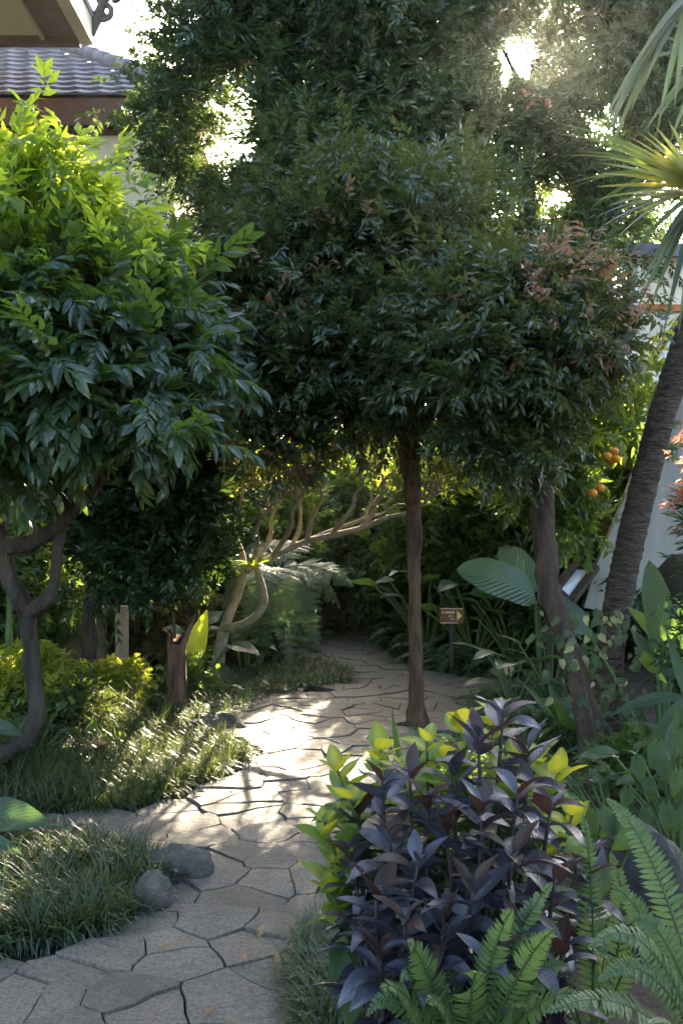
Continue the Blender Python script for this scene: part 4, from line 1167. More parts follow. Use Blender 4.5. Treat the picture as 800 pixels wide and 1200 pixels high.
near_fern('sword fern under the purple shrub at the bottom centre', P(545, 1270, 2.35),
          [(646, 1035, 2.35, (.0, 0, .12), (-.1, -.85, .5)), (470, 1150, 2.25, (-.03, 0, .2), (0, -.6, .8)), (585, 1110, 2.4, (0, 0, .15), (0, -.8, .6)), (500, 1175, 2.1, (0, -.05, .15), (0, -.6, .8)), (430, 1190, 2.3, (-.05, 0, .2), (0, -.6, .8)),
           (520, 1130, 2.45, (0, 0, .15), (0, -.8, .6)), (600, 1065, 2.2, (0, 0, .12), (-.1, -.85, .5)), (478, 1105, 2.15, (-.03, 0, .15), (0, -.8, .6)), (560, 1140, 2.0, (0, 0, .15), (0, -.7, .7)), (648, 1090, 2.12, (.03, 0, .12), (0, -.8, .6)), (447, 1160, 2.1, (-.05, 0, .15), (0, -.6, .8)), (675, 1165, 2.05, (.03, -.05, .15), (0, -.6, .8)), (610, 1180, 2.1, (.05, -.05, .15), (0, -.6, .8)), (660, 1130, 2.3, (.05, 0, .15), (0, -.7, .7))])


def fern_kit(nf, L, mat, npair=22, pl=.09, pw=.022, lift=.6, double=False, seed=1, curl=.25):
    rr = random.Random(seed)
    ms = []
    for k in range(3):
        LL = L * rr.uniform(.85, 1.1); e = lift * rr.uniform(.75, 1.2)
        pts = [Vector((0, LL * t * (1 - .12 * t), LL * (e * t * 1.5 - (e + .42) * t * t))) for t in [i / 6 for i in range(7)]]
        ms.append(frond_mesh('frond', mat, pts, npair, pl, pw, (0, -.3, 1), .3, curl, .006, .15, double))
    out = []
    for k in range(nf):
        a = k * 2.399 + rr.uniform(-.3, .3)
        out.append(('frond', ms[k % 3], Matrix.Rotation(a, 4, 'Z') @ Matrix.Rotation(rr.uniform(-.25, .3), 4, 'X') @ Matrix.Scale(rr.uniform(.7, 1.1), 4)))
    return out


def bigleaf_kit(n, L, W, stalk, mat, prof='heart', lobe=.3, bend=.6, corr=0, seed=1, spread=.5, wav=.03, lift=(.1, .7), nL=9, half=3, fold=.15, name='leaf'):
    rr = random.Random(seed)
    ms = [blade_mesh(name, mat, L, W, nL, half, prof, fold, bend * f, wav, corr, lobe=lobe, seed=seed + i) for i, f in enumerate((1, .6, 1.35))]
    out = []
    for k in range(n):
        a = k * 2.399 + rr.uniform(-.4, .4)
        h = stalk * rr.uniform(.55, 1.1); r = spread * stalk * rr.uniform(.4, 1.0)
        tip = Vector((math.cos(a) * r, math.sin(a) * r, h))
        mb = MB(); mb.tube([(0, 0, 0), tip * .5 + Vector((0, 0, .12 * h)), tip], [.014, .011, .008], 6); sm = mb.mesh('stem'); sm.materials.append(M['stem_green'])
        out.append(('stem', sm, Matrix()))
        f = Vector((math.cos(a), math.sin(a), rr.uniform(*lift)))
        out.append((name, ms[k % 3], aim(tip, f, rr.uniform(-.35, .35), rr.uniform(.7, 1.1))))
    return out


def strap_kit(n, L, W, mat, seed=1, lift=(1.0, 3.0), bend=1.2, prof='strap'):
    rr = random.Random(seed)
    ms = [blade_mesh('leaf', mat, L, W, 9, 1, prof, .3, bend * f, seed=i) for i, f in enumerate((1, .6, 1.5, .3))]
    out = []
    for k in range(n):
        a = k * 2.399 + rr.uniform(-.4, .4)
        f = Vector((math.cos(a), math.sin(a), rr.uniform(*lift)))
        out.append(('leaf', ms[k % 4], aim(Vector((math.cos(a), math.sin(a), 0)) * .02, f, rr.uniform(-.3, .3), rr.uniform(.65, 1.1))))
    return out


def shrub_kit(h, w, n, temps, mat, size, stem=None, seed=1, nst=6, shell=.3):
    rr = random.Random(seed)
    bl = [(Vector((rr.uniform(-.35, .35) * w, rr.uniform(-.35, .35) * w, h * (.3 + .5 * rr.random()))), (w * .38, w * .38, h * .3)) for _ in range(6)]
    pos, fw = blob_points(bl, n, .08 * max(1, h), 7, shell, up_w=.45)
    ok = pos[:, 2] > .03
    lv = Leaves(); lv.add(temps, pos[ok], fw[ok], size * RNG.uniform(.7, 1.25, ok.sum()))
    me = lv.mesh('foliage'); me.materials.append(mat)
    mb = MB()
    for k in range(nst):
        a = rr.uniform(0, 6.28); q = rr.uniform(.1, .4) * w
        mb.tube([(0, 0, 0), (math.cos(a) * q * .5, math.sin(a) * q * .5, h * .45), (math.cos(a) * q, math.sin(a) * q, h * .85)], [.014, .01, .005], 5)
    sm = mb.mesh('stem'); sm.materials.append(stem or M['stem_brown'])
    return [('foliage', me, Matrix()), ('stem', sm, Matrix())]


def place(kit, name, label, cat, loc, rz=None, s=1.0, group=None):
    t = thing(name, label, cat, loc, random.uniform(0, 6.28) if rz is None else rz, s, group)
    for nm_, me, mw in kit:
        link(nm_, me, t, None, mw)
    return t


def gz(px, d):
    return Vector(((px - 400) / FPX * d, d, 0))

# kits
K = {}
for i in range(3):
    K['fernfar%d' % i] = fern_kit(17, .62, M['lf_fernfar'], 20, .085, .026, .75, seed=i + 3)
K['fernlit'] = fern_kit(15, .5, M['lf_fern'], 20, .07, .022, .75, seed=9)
for i in range(2):
    K['taro%d' % i] = bigleaf_kit(8, .34, .27, .55, M['bl_taro'], 'heart', .3, .7, seed=i + 20)
    K['phil%d' % i] = bigleaf_kit(15, .22, .15, .6, M['bl_green'], 'heart', .25, .7, seed=i + 30, spread=.75)
    K['ging%d' % i] = strap_kit(18, .55, .085, M['bl_green'], i + 40, (.5, 2.5), 1.0, 'lance')
    K['strap%d' % i] = strap_kit(24, .6, .035, M['bl_green'], i + 50, (.7, 3), 1.5)
K['ginglit'] = strap_kit(20, .42, .06, M['bl_lime'], 44, (.4, 2.2), 1.0, 'lance')
K['darkshrub0'] = shrub_kit(.8, .8, 420, LEAFY, M['lf_back'], .8, seed=60)
K['darkshrub1'] = shrub_kit(1.2, .9, 650, LEAFY, M['lf_fine'], .9, seed=61)
K['tallshrub'] = shrub_kit(2.2, 1.1, 1100, LEAFY, M['lf_back'], 1.2, seed=62)
K['tallshrub1'] = shrub_kit(2.1, 1.2, 1300, LEAFY, M['lf_back'], 1.1, seed=66)
K['yelshrub'] = shrub_kit(.7, .7, 420, LEAFY, M['lf_yel'], .75, seed=63)
K['yelfine'] = shrub_kit(.55, .8, 700, FINE, M['lf_grass_far'], .9, seed=64)
K['dryfine'] = shrub_kit(1.3, 1.0, 1500, FINE, M['lf_dryfine'], .8, seed=65, nst=10)

# right of the far path: bank of ferns
G_F = 'ferns along the right edge of the far path'
for k, (px, d, s, lab) in enumerate(((458, 12.6, .7, 'fern nearest the dark fence, first of the right-hand bank'), (470, 11.8, .85, 'second fern from the fence in the right-hand bank'), (492, 11.1, .9, 'fern in the right-hand bank seen left of the straight trunk'),
                                     (505, 10.4, 1.0, 'fern right of the straight trunk at the path bend'), (530, 10.0, .85, 'low fern directly under the arrow sign'), (560, 9.9, .95, 'fern right of the arrow sign at the path end'), (595, 9.6, 1.0, 'fern below the large banana-like leaves'),
                                     (480, 12.7, 1.3, 'taller fern at the back of the right-hand bank'), (490, 11.6, 1.35, 'taller back fern behind the straight trunk'), (545, 11.0, 1.3, 'taller fern rising behind the arrow sign'))):
    place(K['fernfar%d' % (k % 3)], 'sword_fern', lab, 'fern', gz(px, d), None, s, G_F)
for k, (px, d, kit, s, lab, cat, nm) in enumerate((
        (485, 13.1, 'tallshrub', 1.0, 'tall dark shrub at the left of the far hedge right of the fence', 'shrub', 'garden_shrub'),
        (520, 12.2, 'tallshrub1', 1.0, 'tall green shrub behind the straight trunk', 'shrub', 'garden_shrub'),
        (575, 11.4, 'tallshrub', 1.05, 'tall dark shrub behind the banana-like leaves', 'shrub', 'garden_shrub'),
        (640, 10.8, 'tallshrub1', .85, 'green shrub behind the leaning trunk', 'shrub', 'garden_shrub'),
        (680, 9.9, 'darkshrub1', 1.1, 'clipped dark shrub left of the grey buttress', 'shrub', 'garden_shrub'),
        (325, 13.2, 'tallshrub1', .95, 'tall dark shrub left of the far fence', 'shrub', 'garden_shrub'),
        (300, 12.4, 'tallshrub1', 1.0, 'tall green shrub behind the frangipani', 'shrub', 'garden_shrub'),
        (240, 11.6, 'tallshrub1', .9, 'green shrub behind the tree stump', 'shrub', 'garden_shrub'),
        (400, 14.3, 'tallshrub', 1.1, 'dark shrub overhanging the far fence', 'shrub', 'garden_shrub'),
        (150, 10.6, 'dryfine', 1.0, 'dry fine-twigged yellowish shrub behind the tan post', 'shrub', 'garden_shrub'),
        (200, 10.2, 'dryfine', .8, 'smaller dry yellowish shrub behind the stump', 'shrub', 'garden_shrub'),
        (500, 11.0, 'phil0', 1.5, 'broad-leaved climber plant behind the fern bank left of the sign', 'plant', 'philodendron'),
        (555, 10.4, 'phil1', 1.5, 'broad-leaved plant just behind the arrow sign', 'plant', 'philodendron'),
        (600, 10.0, 'phil0', 1.2, 'broad-leaved plant under the banana-like leaves', 'plant', 'philodendron'),
        (362, 12.2, 'fernfar0', .8, 'dark fern left of the far path end', 'fern', 'sword_fern'),
        (338, 11.2, 'fernfar1', 1.1, 'broad dark fern under the tree fern fronds', 'fern', 'sword_fern'),
        (312, 10.6, 'darkshrub0', .75, 'low dark shrub left of the far path', 'shrub', 'garden_shrub'),
        (285, 9.6, 'taro0', .9, 'elephant ear with broad dull leaves right of the frangipani trunk', 'plant', 'elephant_ear'),
        (232, 8.9, 'fernlit', .9, 'sunlit fern between stump and frangipani trunk', 'fern', 'sword_fern'),
        (180, 8.6, 'ging0', .9, 'dark long-leaved plant left of the stump', 'plant', 'ginger_plant'),
        (255, 8.3, 'fernfar2', .6, 'low dark fern at the foot of the frangipani', 'fern', 'sword_fern'),
        (215, 8.3, 'darkshrub0', .5, 'low dark shrub at the foot of the stump', 'shrub', 'garden_shrub'),
        (165, 8.1, 'fernfar0', .8, 'dark fern in front of the white pot', 'fern', 'sword_fern'),
        (135, 8.5, 'ging1', .8, 'dark long-leaved plant right of the slim curved trunk', 'plant', 'ginger_plant'),
        (52, 8.0, 'ginglit', 1.25, 'sunlit lance-leaved plant between the two left trunks', 'plant', 'ginger_plant'),
        (10, 7.6, 'ginglit', 1.4, 'sunlit yellow-green lance-leaved plant at the left edge', 'plant', 'ginger_plant'),
        (128, 8.0, 'yelshrub', .55, 'small yellow-green shrub at the foot of the slim curved trunk', 'shrub', 'garden_shrub'),
        (68, 7.0, 'yelfine', .7, 'fine-leaved sunlit shrub right of the crooked trunk', 'shrub', 'garden_shrub'),
        (20, 7.0, 'yelshrub', .85, 'yellow-green shrub behind the crooked trunk', 'shrub', 'garden_shrub'),
        (-30, 8.2, 'ging0', 1.4, 'tall long-leaved plant beyond the left edge', 'plant', 'ginger_plant'),
        (15, 9.2, 'tallshrub1', .75, 'green shrub in front of the tan wall at far left', 'shrub', 'garden_shrub'),
        (40, 6.2, 'phil1', .55, 'low broad-leaved plant in front of the crooked trunk', 'plant', 'philodendron'),
        (5, 6.0, 'phil0', .6, 'dark broad-leaved plant at the foot of the crooked trunk', 'plant', 'philodendron'),
        (600, 7.8, 'taro1', .85, 'dark elephant ear low beside the path under the right trees', 'plant', 'elephant_ear'),
        (570, 8.4, 'fernfar1', .9, 'fern at the right path edge below the sign', 'fern', 'sword_fern'),
        (640, 7.2, 'fernfar2', .95, 'fern in front of the leaning trunk', 'fern', 'sword_fern'),
        (620, 6.6, 'strap0', .8, 'strap-leaved clump left of the leaning trunk foot', 'plant', 'strap_plant'),
        (665, 6.9, 'ging1', .95, 'dark long-leaved plant between the leaning trunk and the palm', 'plant', 'ginger_plant'),
        (645, 8.0, 'phil0', .9, 'broad-leaved plant below the tilted panel', 'plant', 'philodendron'),
        (700, 7.6, 'strap1', 1.1, 'spiky strap-leaved plant at the foot of the palm', 'plant', 'strap_plant'),
        (740, 6.3, 'ging0', .95, 'long-leaved plant right of the palm foot', 'plant', 'ginger_plant'),
        (780, 5.9, 'strap0', 1.1, 'strap-leaved lily at the right edge', 'plant', 'strap_plant'),
        (742, 5.6, 'darkshrub0', .5, 'dark shrub right of the ivy-covered trunk foot', 'shrub', 'garden_shrub'),
        (640, 5.3, 'darkshrub0', .42, 'dark low shrub left of the ivy-covered trunk foot', 'shrub', 'garden_shrub'),
        (600, 5.0, 'strap1', .75, 'strap-leaved clump behind the purple shrub', 'plant', 'strap_plant'),
        (715, 4.7, 'phil1', .7, 'broad green-leaved plant above the boulder', 'plant', 'philodendron'),
        (790, 4.6, 'phil0', .85, 'broad-leaved plant at the right edge above the fern', 'plant', 'philodendron'),
        (660, 3.9, 'phil1', .62, 'broad-leaved plant right behind the purple shrub', 'plant', 'philodendron'),
        (890, 6.4, 'darkshrub1', .9, 'dark twiggy shrub at the right edge below the pink tips', 'shrub', 'garden_shrub'),
        (560, 4.6, 'darkshrub0', .6, 'dark shrub hidden behind the golden-leaved shrub', 'shrub', 'garden_shrub'))):
    place(K[kit], nm, lab, cat, gz(px, d), None, s)

# tree fern with hanging plumes
def tree_fern():
    top = P(326, 668, 10.2); base = Vector((top.x + .1, 10.2, 0))
    t = thing('tree_fern', 'feathery tree fern with long plumes beside the frangipani', 'tree fern', base)
    mb = MB(); mb.tube([base, base.lerp(top, .5) + Vector((-.05, 0, 0)), top], [.1, .075, .07], 10, .25, 6, freq=14); link('trunk', mb.mesh('trunk', base), t, M['bark_dark'])
    for k, (px, py, d, h) in enumerate(((413, 686, 10.0, .22), (262, 712, 9.9, .35), (275, 760, 9.6, .4), (305, 775, 9.5, .4), (340, 778, 9.6, .4), (372, 755, 9.9, .4), (398, 712, 10.4, .35), (255, 672, 10.4, .3), (300, 640, 11.2, .3), (350, 640, 11.2, .3), (290, 735, 9.4, .45), (325, 745, 9.4, .5))):
        tip = P(px, py, d)
        pts = arc(top - base, tip - base, (0, 0, h))
        link('frond', frond_mesh('frond', M['lf_tree_fern'], pts, 22, .26, .045, (0, -.45, .85), .35, .3, .01, .1, True), t)
tree_fern()

# plants with a few named big leaves
def leaf_plant(name, label, base, leaves, stem_mat=None, cat='plant', group=None):
    """leaves: (foot pixel, tip pixel, depth foot, depth tip, width, profile, material, normal, extra)"""
    t = thing(name, label, cat, base, group=group)
    b = Vector(base)
    for (fx, fy, fd, tx, ty, td, W, prof, mat, nrm, kw) in leaves:
        a, e = P(fx, fy, fd), P(tx, ty, td)
        mb = MB(); mb.tube([(0, 0, 0), (a - b) * .5 + Vector((0, 0, .06)), a - b], [.016, .013, .008], 6); link('stem', mb.mesh('stem'), t, stem_mat or M['stem_green'])
        kw = dict(kw); bend = kw.pop('bend', .4)
        L = (e - a).length * (1 + bend * bend / 24 + (.1 if bend > 1 else 0))
        me = blade_mesh('leaf', mat, L, W, 14, 4, prof, kw.pop('fold', .15), bend, kw.pop('wav', .02), kw.pop('corr', 0), lobe=kw.pop('lobe', 0), seed=int(abs(fx)))
        n_ = Vector(nrm).normalized(); f = ((e - a).normalized() + n_ * bend * .5).normalized()
        link('leaf', me, t, None, aim_n(a - b, f, n_))
    return t
leaf_plant('banana_plant', 'plant with two huge blue-green leaves between the two right trunks', gz(632, 8.2),
           [(626, 700, 8.1, 538, 664, 7.9, .36, 'oblong', M['bl_taro'], (0, -.75, .65), dict(bend=.55, corr=.008)), (630, 692, 8.2, 585, 640, 8.3, .26, 'oblong', M['bl_taro'], (-.3, -.7, .6), dict(bend=.2, corr=.008)),
            (632, 700, 8.2, 690, 740, 8.0, .25, 'oblong', M['bl_taro'], (.2, -.6, .7), dict(bend=.9)), (628, 705, 8.1, 552, 690, 7.9, .2, 'oblong', M['bl_taro'], (0, -.6, .8), dict(bend=.7))])
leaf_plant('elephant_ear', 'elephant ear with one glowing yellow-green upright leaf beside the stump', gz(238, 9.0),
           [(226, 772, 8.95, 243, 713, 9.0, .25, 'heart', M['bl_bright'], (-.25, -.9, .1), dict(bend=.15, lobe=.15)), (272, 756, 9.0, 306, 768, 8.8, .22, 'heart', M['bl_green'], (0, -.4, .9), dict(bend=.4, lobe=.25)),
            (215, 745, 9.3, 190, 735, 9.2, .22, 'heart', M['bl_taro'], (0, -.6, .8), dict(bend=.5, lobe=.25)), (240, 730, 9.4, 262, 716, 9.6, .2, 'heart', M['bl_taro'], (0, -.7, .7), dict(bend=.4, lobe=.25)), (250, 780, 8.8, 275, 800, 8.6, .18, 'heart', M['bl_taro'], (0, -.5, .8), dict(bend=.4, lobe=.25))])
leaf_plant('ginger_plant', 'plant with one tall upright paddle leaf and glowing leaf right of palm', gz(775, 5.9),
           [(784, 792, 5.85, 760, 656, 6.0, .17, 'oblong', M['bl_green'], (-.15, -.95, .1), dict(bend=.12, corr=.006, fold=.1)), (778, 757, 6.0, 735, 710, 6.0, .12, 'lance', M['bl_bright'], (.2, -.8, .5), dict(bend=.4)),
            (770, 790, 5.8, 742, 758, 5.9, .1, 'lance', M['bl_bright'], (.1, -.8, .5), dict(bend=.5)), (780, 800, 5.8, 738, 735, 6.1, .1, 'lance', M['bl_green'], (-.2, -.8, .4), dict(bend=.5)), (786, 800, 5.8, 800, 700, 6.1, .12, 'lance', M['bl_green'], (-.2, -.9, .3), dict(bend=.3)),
            (690, 745, 6.4, 630, 748, 6.0, .1, 'oblong', M['bl_taro'], (0, -.4, .9), dict(bend=.5))])
leaf_plant('strap_lily', 'lily with long arching strap leaves at the right edge', gz(810, 5.0),
           [(805, 818, 4.9, 712, 838, 4.9, .085, 'lance', M['bl_green'], (0, -.5, .85), dict(bend=.9)), (806, 815, 4.9, 752, 880, 4.7, .05, 'lance', M['bl_green'], (-.3, -.7, .5), dict(bend=.8)), (806, 830, 4.9, 770, 900, 4.5, .07, 'lance', M['bl_green'], (-.2, -.6, .7), dict(bend=1.0)),
            (808, 825, 4.9, 780, 740, 5.1, .06, 'lance', M['bl_green'], (-.2, -.9, .3), dict(bend=.3))])
leaf_plant('elephant_ear', 'large corrugated blue-green leaf poking in at the left edge above the grass', gz(-60, 4.5),
           [(-38, 960, 4.55, 62, 962, 4.35, .27, 'heart', M['bl_taro'], (.1, -.55, .8), dict(bend=.5, corr=.012, lobe=.2)), (-50, 985, 4.4, 30, 1000, 4.2, .16, 'heart', M['bl_taro'], (0, -.5, .85), dict(bend=.7, lobe=.2))])
leaf_plant('elephant_ear', 'pale blue-green drooping leaf left of the crooked trunk', gz(-60, 5.4),
           [(-30, 850, 5.4, 30, 862, 5.25, .16, 'heart', M['bl_taro'], (0, -.5, .85), dict(bend=.6, lobe=.2))])
leaf_plant('strap_lily', 'single upright green leaf spear beside the straight trunk', gz(466, 3.6),
           [(472, 905, 3.6, 459, 828, 3.62, .03, 'lance', M['bl_green'], (-.6, -.7, .1), dict(bend=.08, fold=.5)), (478, 915, 3.6, 500, 880, 3.6, .03, 'lance', M['bl_green'], (-.2, -.9, .2), dict(bend=.3))])
leaf_plant('elephant_ear', 'low plant with sunlit green leaf at the back of the left grass bed', gz(125, 6.7),
           [(112, 872, 6.7, 148, 858, 6.6, .14, 'heart', M['bl_bright'], (0, -.6, .8), dict(bend=.4, lobe=.2)), (95, 870, 6.6, 70, 880, 6.4, .2, 'heart', M['bl_taro'], (0, -.4, .9), dict(bend=.5, lobe=.2)), (105, 865, 6.7, 112, 840, 6.8, .12, 'heart', M['bl_lime'], (0, -.8, .5), dict(bend=.3, lobe=.2))])

# heart-leaved plants by the boulder, on the right edge and behind the ferns
def heart_clump(label, base, spots, size, mat, name='heart_leaf_plant'):
    t = thing(name, label, 'plant', base)
    b = Vector(base)
    ms = [blade_mesh('leaf', mat, size, size * .78, 10, 3, 'heart', .12, bd, .02, lobe=.28, seed=k) for k, bd in enumerate((.3, .6, .8))]
    for k, (px, py, d, rot) in enumerate(spots):
        p = P(px, py, d) - b
        mb = MB(); mb.tube([(0, 0, 0), p * .5 + Vector((0, .05, .08)), p], [.008, .006, .004], 5); link('stem', mb.mesh('stem'), t, M['stem_green'])
        f = Vector((math.sin(rot), -.25, -math.cos(rot)))
        link('leaf', ms[k % 3], t, None, aim_n(p, f, (random.uniform(-.25, .25), -.85, .45), random.uniform(.8, 1.15)))
heart_clump('plant with dull heart-shaped leaves at the right edge above the fern', gz(800, 4.1), [(775, 890, 4.0, .2), (795, 905, 3.9, -.2), (758, 915, 4.0, .3), (780, 945, 3.85, 0), (800, 950, 3.8, -.4), (755, 950, 4.0, .1), (790, 860, 4.1, .4), (735, 925, 4.1, -.2), (805, 880, 4.0, .2), (770, 870, 4.1, -.3), (820, 930, 3.9, 0), (800, 830, 4.15, -.2), (745, 890, 4.15, .2), (725, 950, 4.0, .4)], .105, M['bl_green'])
heart_clump('plant with light green leaves in front of the boulder', gz(700, 3.1), [(705, 950, 3.1, .5), (725, 960, 3.1, -.9), (745, 975, 3.05, -1.0), (690, 975, 3.1, .3), (680, 950, 3.15, .8), (660, 935, 3.2, .9), (700, 1010, 3.0, .2), (670, 990, 3.1, -.3)], .11, M['bl_green'])

# ivy climbing the foot of the leaning tree
def ivy():
    t = thing('climbing_ivy', 'variegated ivy with pale yellow leaves climbing the leaning trunk foot', 'vine', gz(690, 5.85))
    b = t.location.copy()
    ms = [blade_mesh('leaf', M['bl_pothos'], .055, .044, 6, 2, 'heart', .15, bd, .02, lobe=.25, seed=k) for k, bd in enumerate((.3, .7))]
    spine = [P(700, 880, 5.8), P(690, 830, 5.8), P(680, 785, 5.85), P(665, 745, 5.9), P(720, 770, 6.2), P(735, 830, 5.8)]
    mb = MB(); mb.tube(spine[:4], [.012, .01, .008, .006], 5); link('stem', mb.mesh('stem', b), t, M['stem_brown'])
    for k in range(150):
        p = P(random.gauss(697, 30), random.uniform(715, 850), 5.85 + random.uniform(-.15, .25))
        link('leaf', ms[k % 2], t, None, aim_n(p - b, (random.uniform(-.8, .8), -.3, -1 + random.random() * .8), (random.uniform(-.5, .5), -.8, .4), random.uniform(.6, 1.3)))
ivy()

# tree stump with shoots
def stump():
    base = G(208, 840)
    t = thing('tree_stump', 'broken reddish tree stump with thin side shoots left of the frangipani', 'stump', base)
    d = base.y
    mb = MB(); mb.tube([base + Vector((0, 0, -.05)), P(207, 800, d), P(207, 770, d), P(206, 748, d)], [.085, .08, .075, .07], 12, .2, 5, freq=12)
    V = mb.v
    for i in range(len(V) - 12, len(V)): V[i] = tuple(Vector(V[i]) + Vector((0, 0, random.uniform(-.07, .09))))
    link('trunk', mb.mesh('trunk', base), t, M['bark_red'])
    mb = MB(); mb.tube([P(209, 790, d - .05), P(213, 762, d - .06), P(222, 738, d - .05), P(233, 712, d)], [.03, .028, .018, .01], 7, .1); link('shoot', mb.mesh('shoot', base), t, M['bark_red'])
    mb = MB(); mb.tube([P(204, 752, d), P(204, 730, d), P(203, 715, d)], [.018, .014, .01], 6, .1); link('shoot', mb.mesh('shoot', base), t, M['bark_red'])
    mb = MB(); mb.tube([P(202, 770, d), P(199, 758, d - .05), P(198, 752, d - .05)], [.03, .025, .015], 6, .1); link('shoot', mb.mesh('shoot', base), t, M['bark_red'])
    lv = Leaves()
    pos = np.array([P(233, 711, d), P(203, 714, d), P(236, 708, d)]); lv.add(LEAFY, pos, np.array([(.3, 0, 1), (0, 0, 1), (.6, -.2, .6)]), np.array([.5, .5, .6]))
    me = lv.mesh('foliage', base); me.materials.append(M['lf_yel']); link('foliage', me, t)
stump()
def cane():
    for px, d, lab in ((10, 7.3, 'thin green cane stem at the left edge behind the crooked trunk'),):
        base = gz(px, d); t = thing('green_cane', lab, 'plant', base)
        mb = MB(); mb.tube([base, P(px, 760, d), P(px + 2, 690, d), P(px - 4, 600, d)], [.028, .027, .025, .02], 8, .08); link('stem', mb.mesh('stem', base), t, M['stem_green'])
        lv = Leaves(); n = 14
        pos = np.array([P(px + random.uniform(-12, 12), random.uniform(590, 680), d) for _ in range(n)]); lv.add(LEAFY, pos, RNG.normal(size=(n, 3)), np.full(n, .9))
        me = lv.mesh('foliage', base); me.materials.append(M['lf_left']); link('foliage', me, t)
cane()

# pink-tipped shrub at the right edge
def pink_shrub():
    base = gz(832, 5.4)
    t = thing('red_tip_shrub', 'upright shrub with pink sunlit leaf tips at the right edge', 'shrub', base)
    mb = MB()
    for (x, y_) in ((808, 530), (816, 560), (806, 600), (824, 520), (810, 640)):
        mb.tube([base, P(808, 760, 5.4), P((808 + x) / 2, (760 + y_) / 2, 5.4), P(x, y_, 5.4)], [.02, .014, .01, .005], 5)
    link('stem', mb.mesh('stem', base), t, M['stem_brown'])
    lv = Leaves()
    pos, fw = blob_points([B(818, 545, 5.4, 9, 26, .12), B(815, 605, 5.4, 8, 30, .12), B(842, 560, 5.4, 20, 60, .25)], 150, .05, 3, .4, up_w=.6)
    lv.add(RED, pos, fw, RNG.uniform(.6, 1.0, len(pos)), 0)
    pos, fw = blob_points([B(848, 690, 5.4, 18, 45, .25), B(840, 755, 5.4, 20, 45, .25), B(862, 640, 5.4, 20, 80, .3)], 420, .06, 5, .3, up_w=.5)
    lv.add(FINE, pos, fw, RNG.uniform(.6, 1.0, len(pos)), 1)
    me = lv.mesh('foliage', base); me.materials.append(M['lf_pink']); me.materials.append(M['lf_fine']); link('foliage', me, t)
pink_shrub()

# ------------------------------------------------------------------ foreground shrubs, leaf by leaf
def leafy_stems(name, label, base, tips, mats, Ls, Ws, prof, pairs, gap, stem_mat, droop=.5, seed=1, toplit=None, bend=.5, fold=.25):
    rr = random.Random(seed)
    t = thing(name, label, 'shrub', base)
    b = Vector(base)
    variants = {}
    for mk in set(mats):
        variants[mk] = [blade_mesh('leaf', M[mk], 1.0, Ws / Ls * w_, 8, 2, prof, fold, bd, .025, seed=q) for q, (w_, bd) in enumerate(((1, bend), (.9, bend * 1.7), (1.12, bend * .5), (1, bend * 2.3)))]
    k = 0
    for (px, py, d) in tips:
        tip = P(px, py, d) - b
        root = Vector((tip.x * .35 + rr.uniform(-.06, .06), tip.y * .35 + rr.uniform(-.05, .05), 0))
        mid = root.lerp(tip, .55) + Vector((rr.uniform(-.03, .03), rr.uniform(-.03, .03), 0))
        mb = MB(); mb.tube([root, mid, tip], [.011, .008, .004], 6, .1); link('stem', mb.mesh('stem'), t, stem_mat)
        ax = (tip - mid).normalized()
        ph = rr.uniform(0, 3.14)
        for j in range(pairs):
            dist = .006 + gap * (.55 * j + .14 * j * j)
            p = tip - ax * dist
            if p.z < .12: break
            sz = Ls * min(1.0, .72 + .14 * j) * rr.uniform(.8, 1.12)
            for s in (0, math.pi):
                a = ph + j * 1.57 + s + rr.uniform(-.25, .25)
                up = (1.8, 1.25, .8, .45, .1)[min(j, 4)] + rr.uniform(-.3, .3)
                f = Vector((math.cos(a), math.sin(a), up)) if j else Vector((math.cos(a), math.sin(a), rr.uniform(1.0, 2.2)))
                mk = mats[0] if (j > 1 or len(mats) == 1 or rr.random() < .45) else mats[1]
                if len(mats) > 2 and j >= 2: mk = mats[2]
                if len(mats) > 3 and j >= 4: mk = mats[3]
                link('leaf', variants[mk][rr.randrange(4)], t, None, aim(p, f, rr.uniform(-.5, .5), sz))
    return t
leafy_stems('purple_leaf_shrub', 'taller dark purple-leaved shrub in the foreground, its tip in front of the straight trunk', gz(570, 2.7),
            [(590, 832, 2.8), (560, 862, 2.7), (618, 878, 2.85), (532, 900, 2.75), (606, 930, 2.6), (645, 945, 2.65), (565, 945, 2.55), (520, 970, 2.6), (600, 1000, 2.45), (650, 1030, 2.5), (555, 1040, 2.4), (610, 1085, 2.35), (690, 1020, 2.65), (660, 1110, 2.4), (575, 1130, 2.3)],
            ['bl_purple', 'bl_maroon'], .15, .052, 'slim', 10, .03, M['stem_dark'], seed=3, bend=.5, fold=.34)
leafy_stems('purple_leaf_shrub', 'lower bushy purple-leaved shrub at the left of the foreground clump, next to the path', gz(465, 2.65),
            [(448, 915, 2.75), (480, 905, 2.7), (420, 945, 2.8), (500, 940, 2.65), (455, 975, 2.6), (410, 1000, 2.7), (490, 1010, 2.5), (440, 1045, 2.5), (415, 1075, 2.55), (475, 1075, 2.4), (520, 1085, 2.4), (445, 1115, 2.4), (510, 1140, 2.3)],
            ['bl_purple', 'bl_maroon'], .145, .05, 'slim', 10, .03, M['stem_dark'], seed=13, bend=.5, fold=.34)
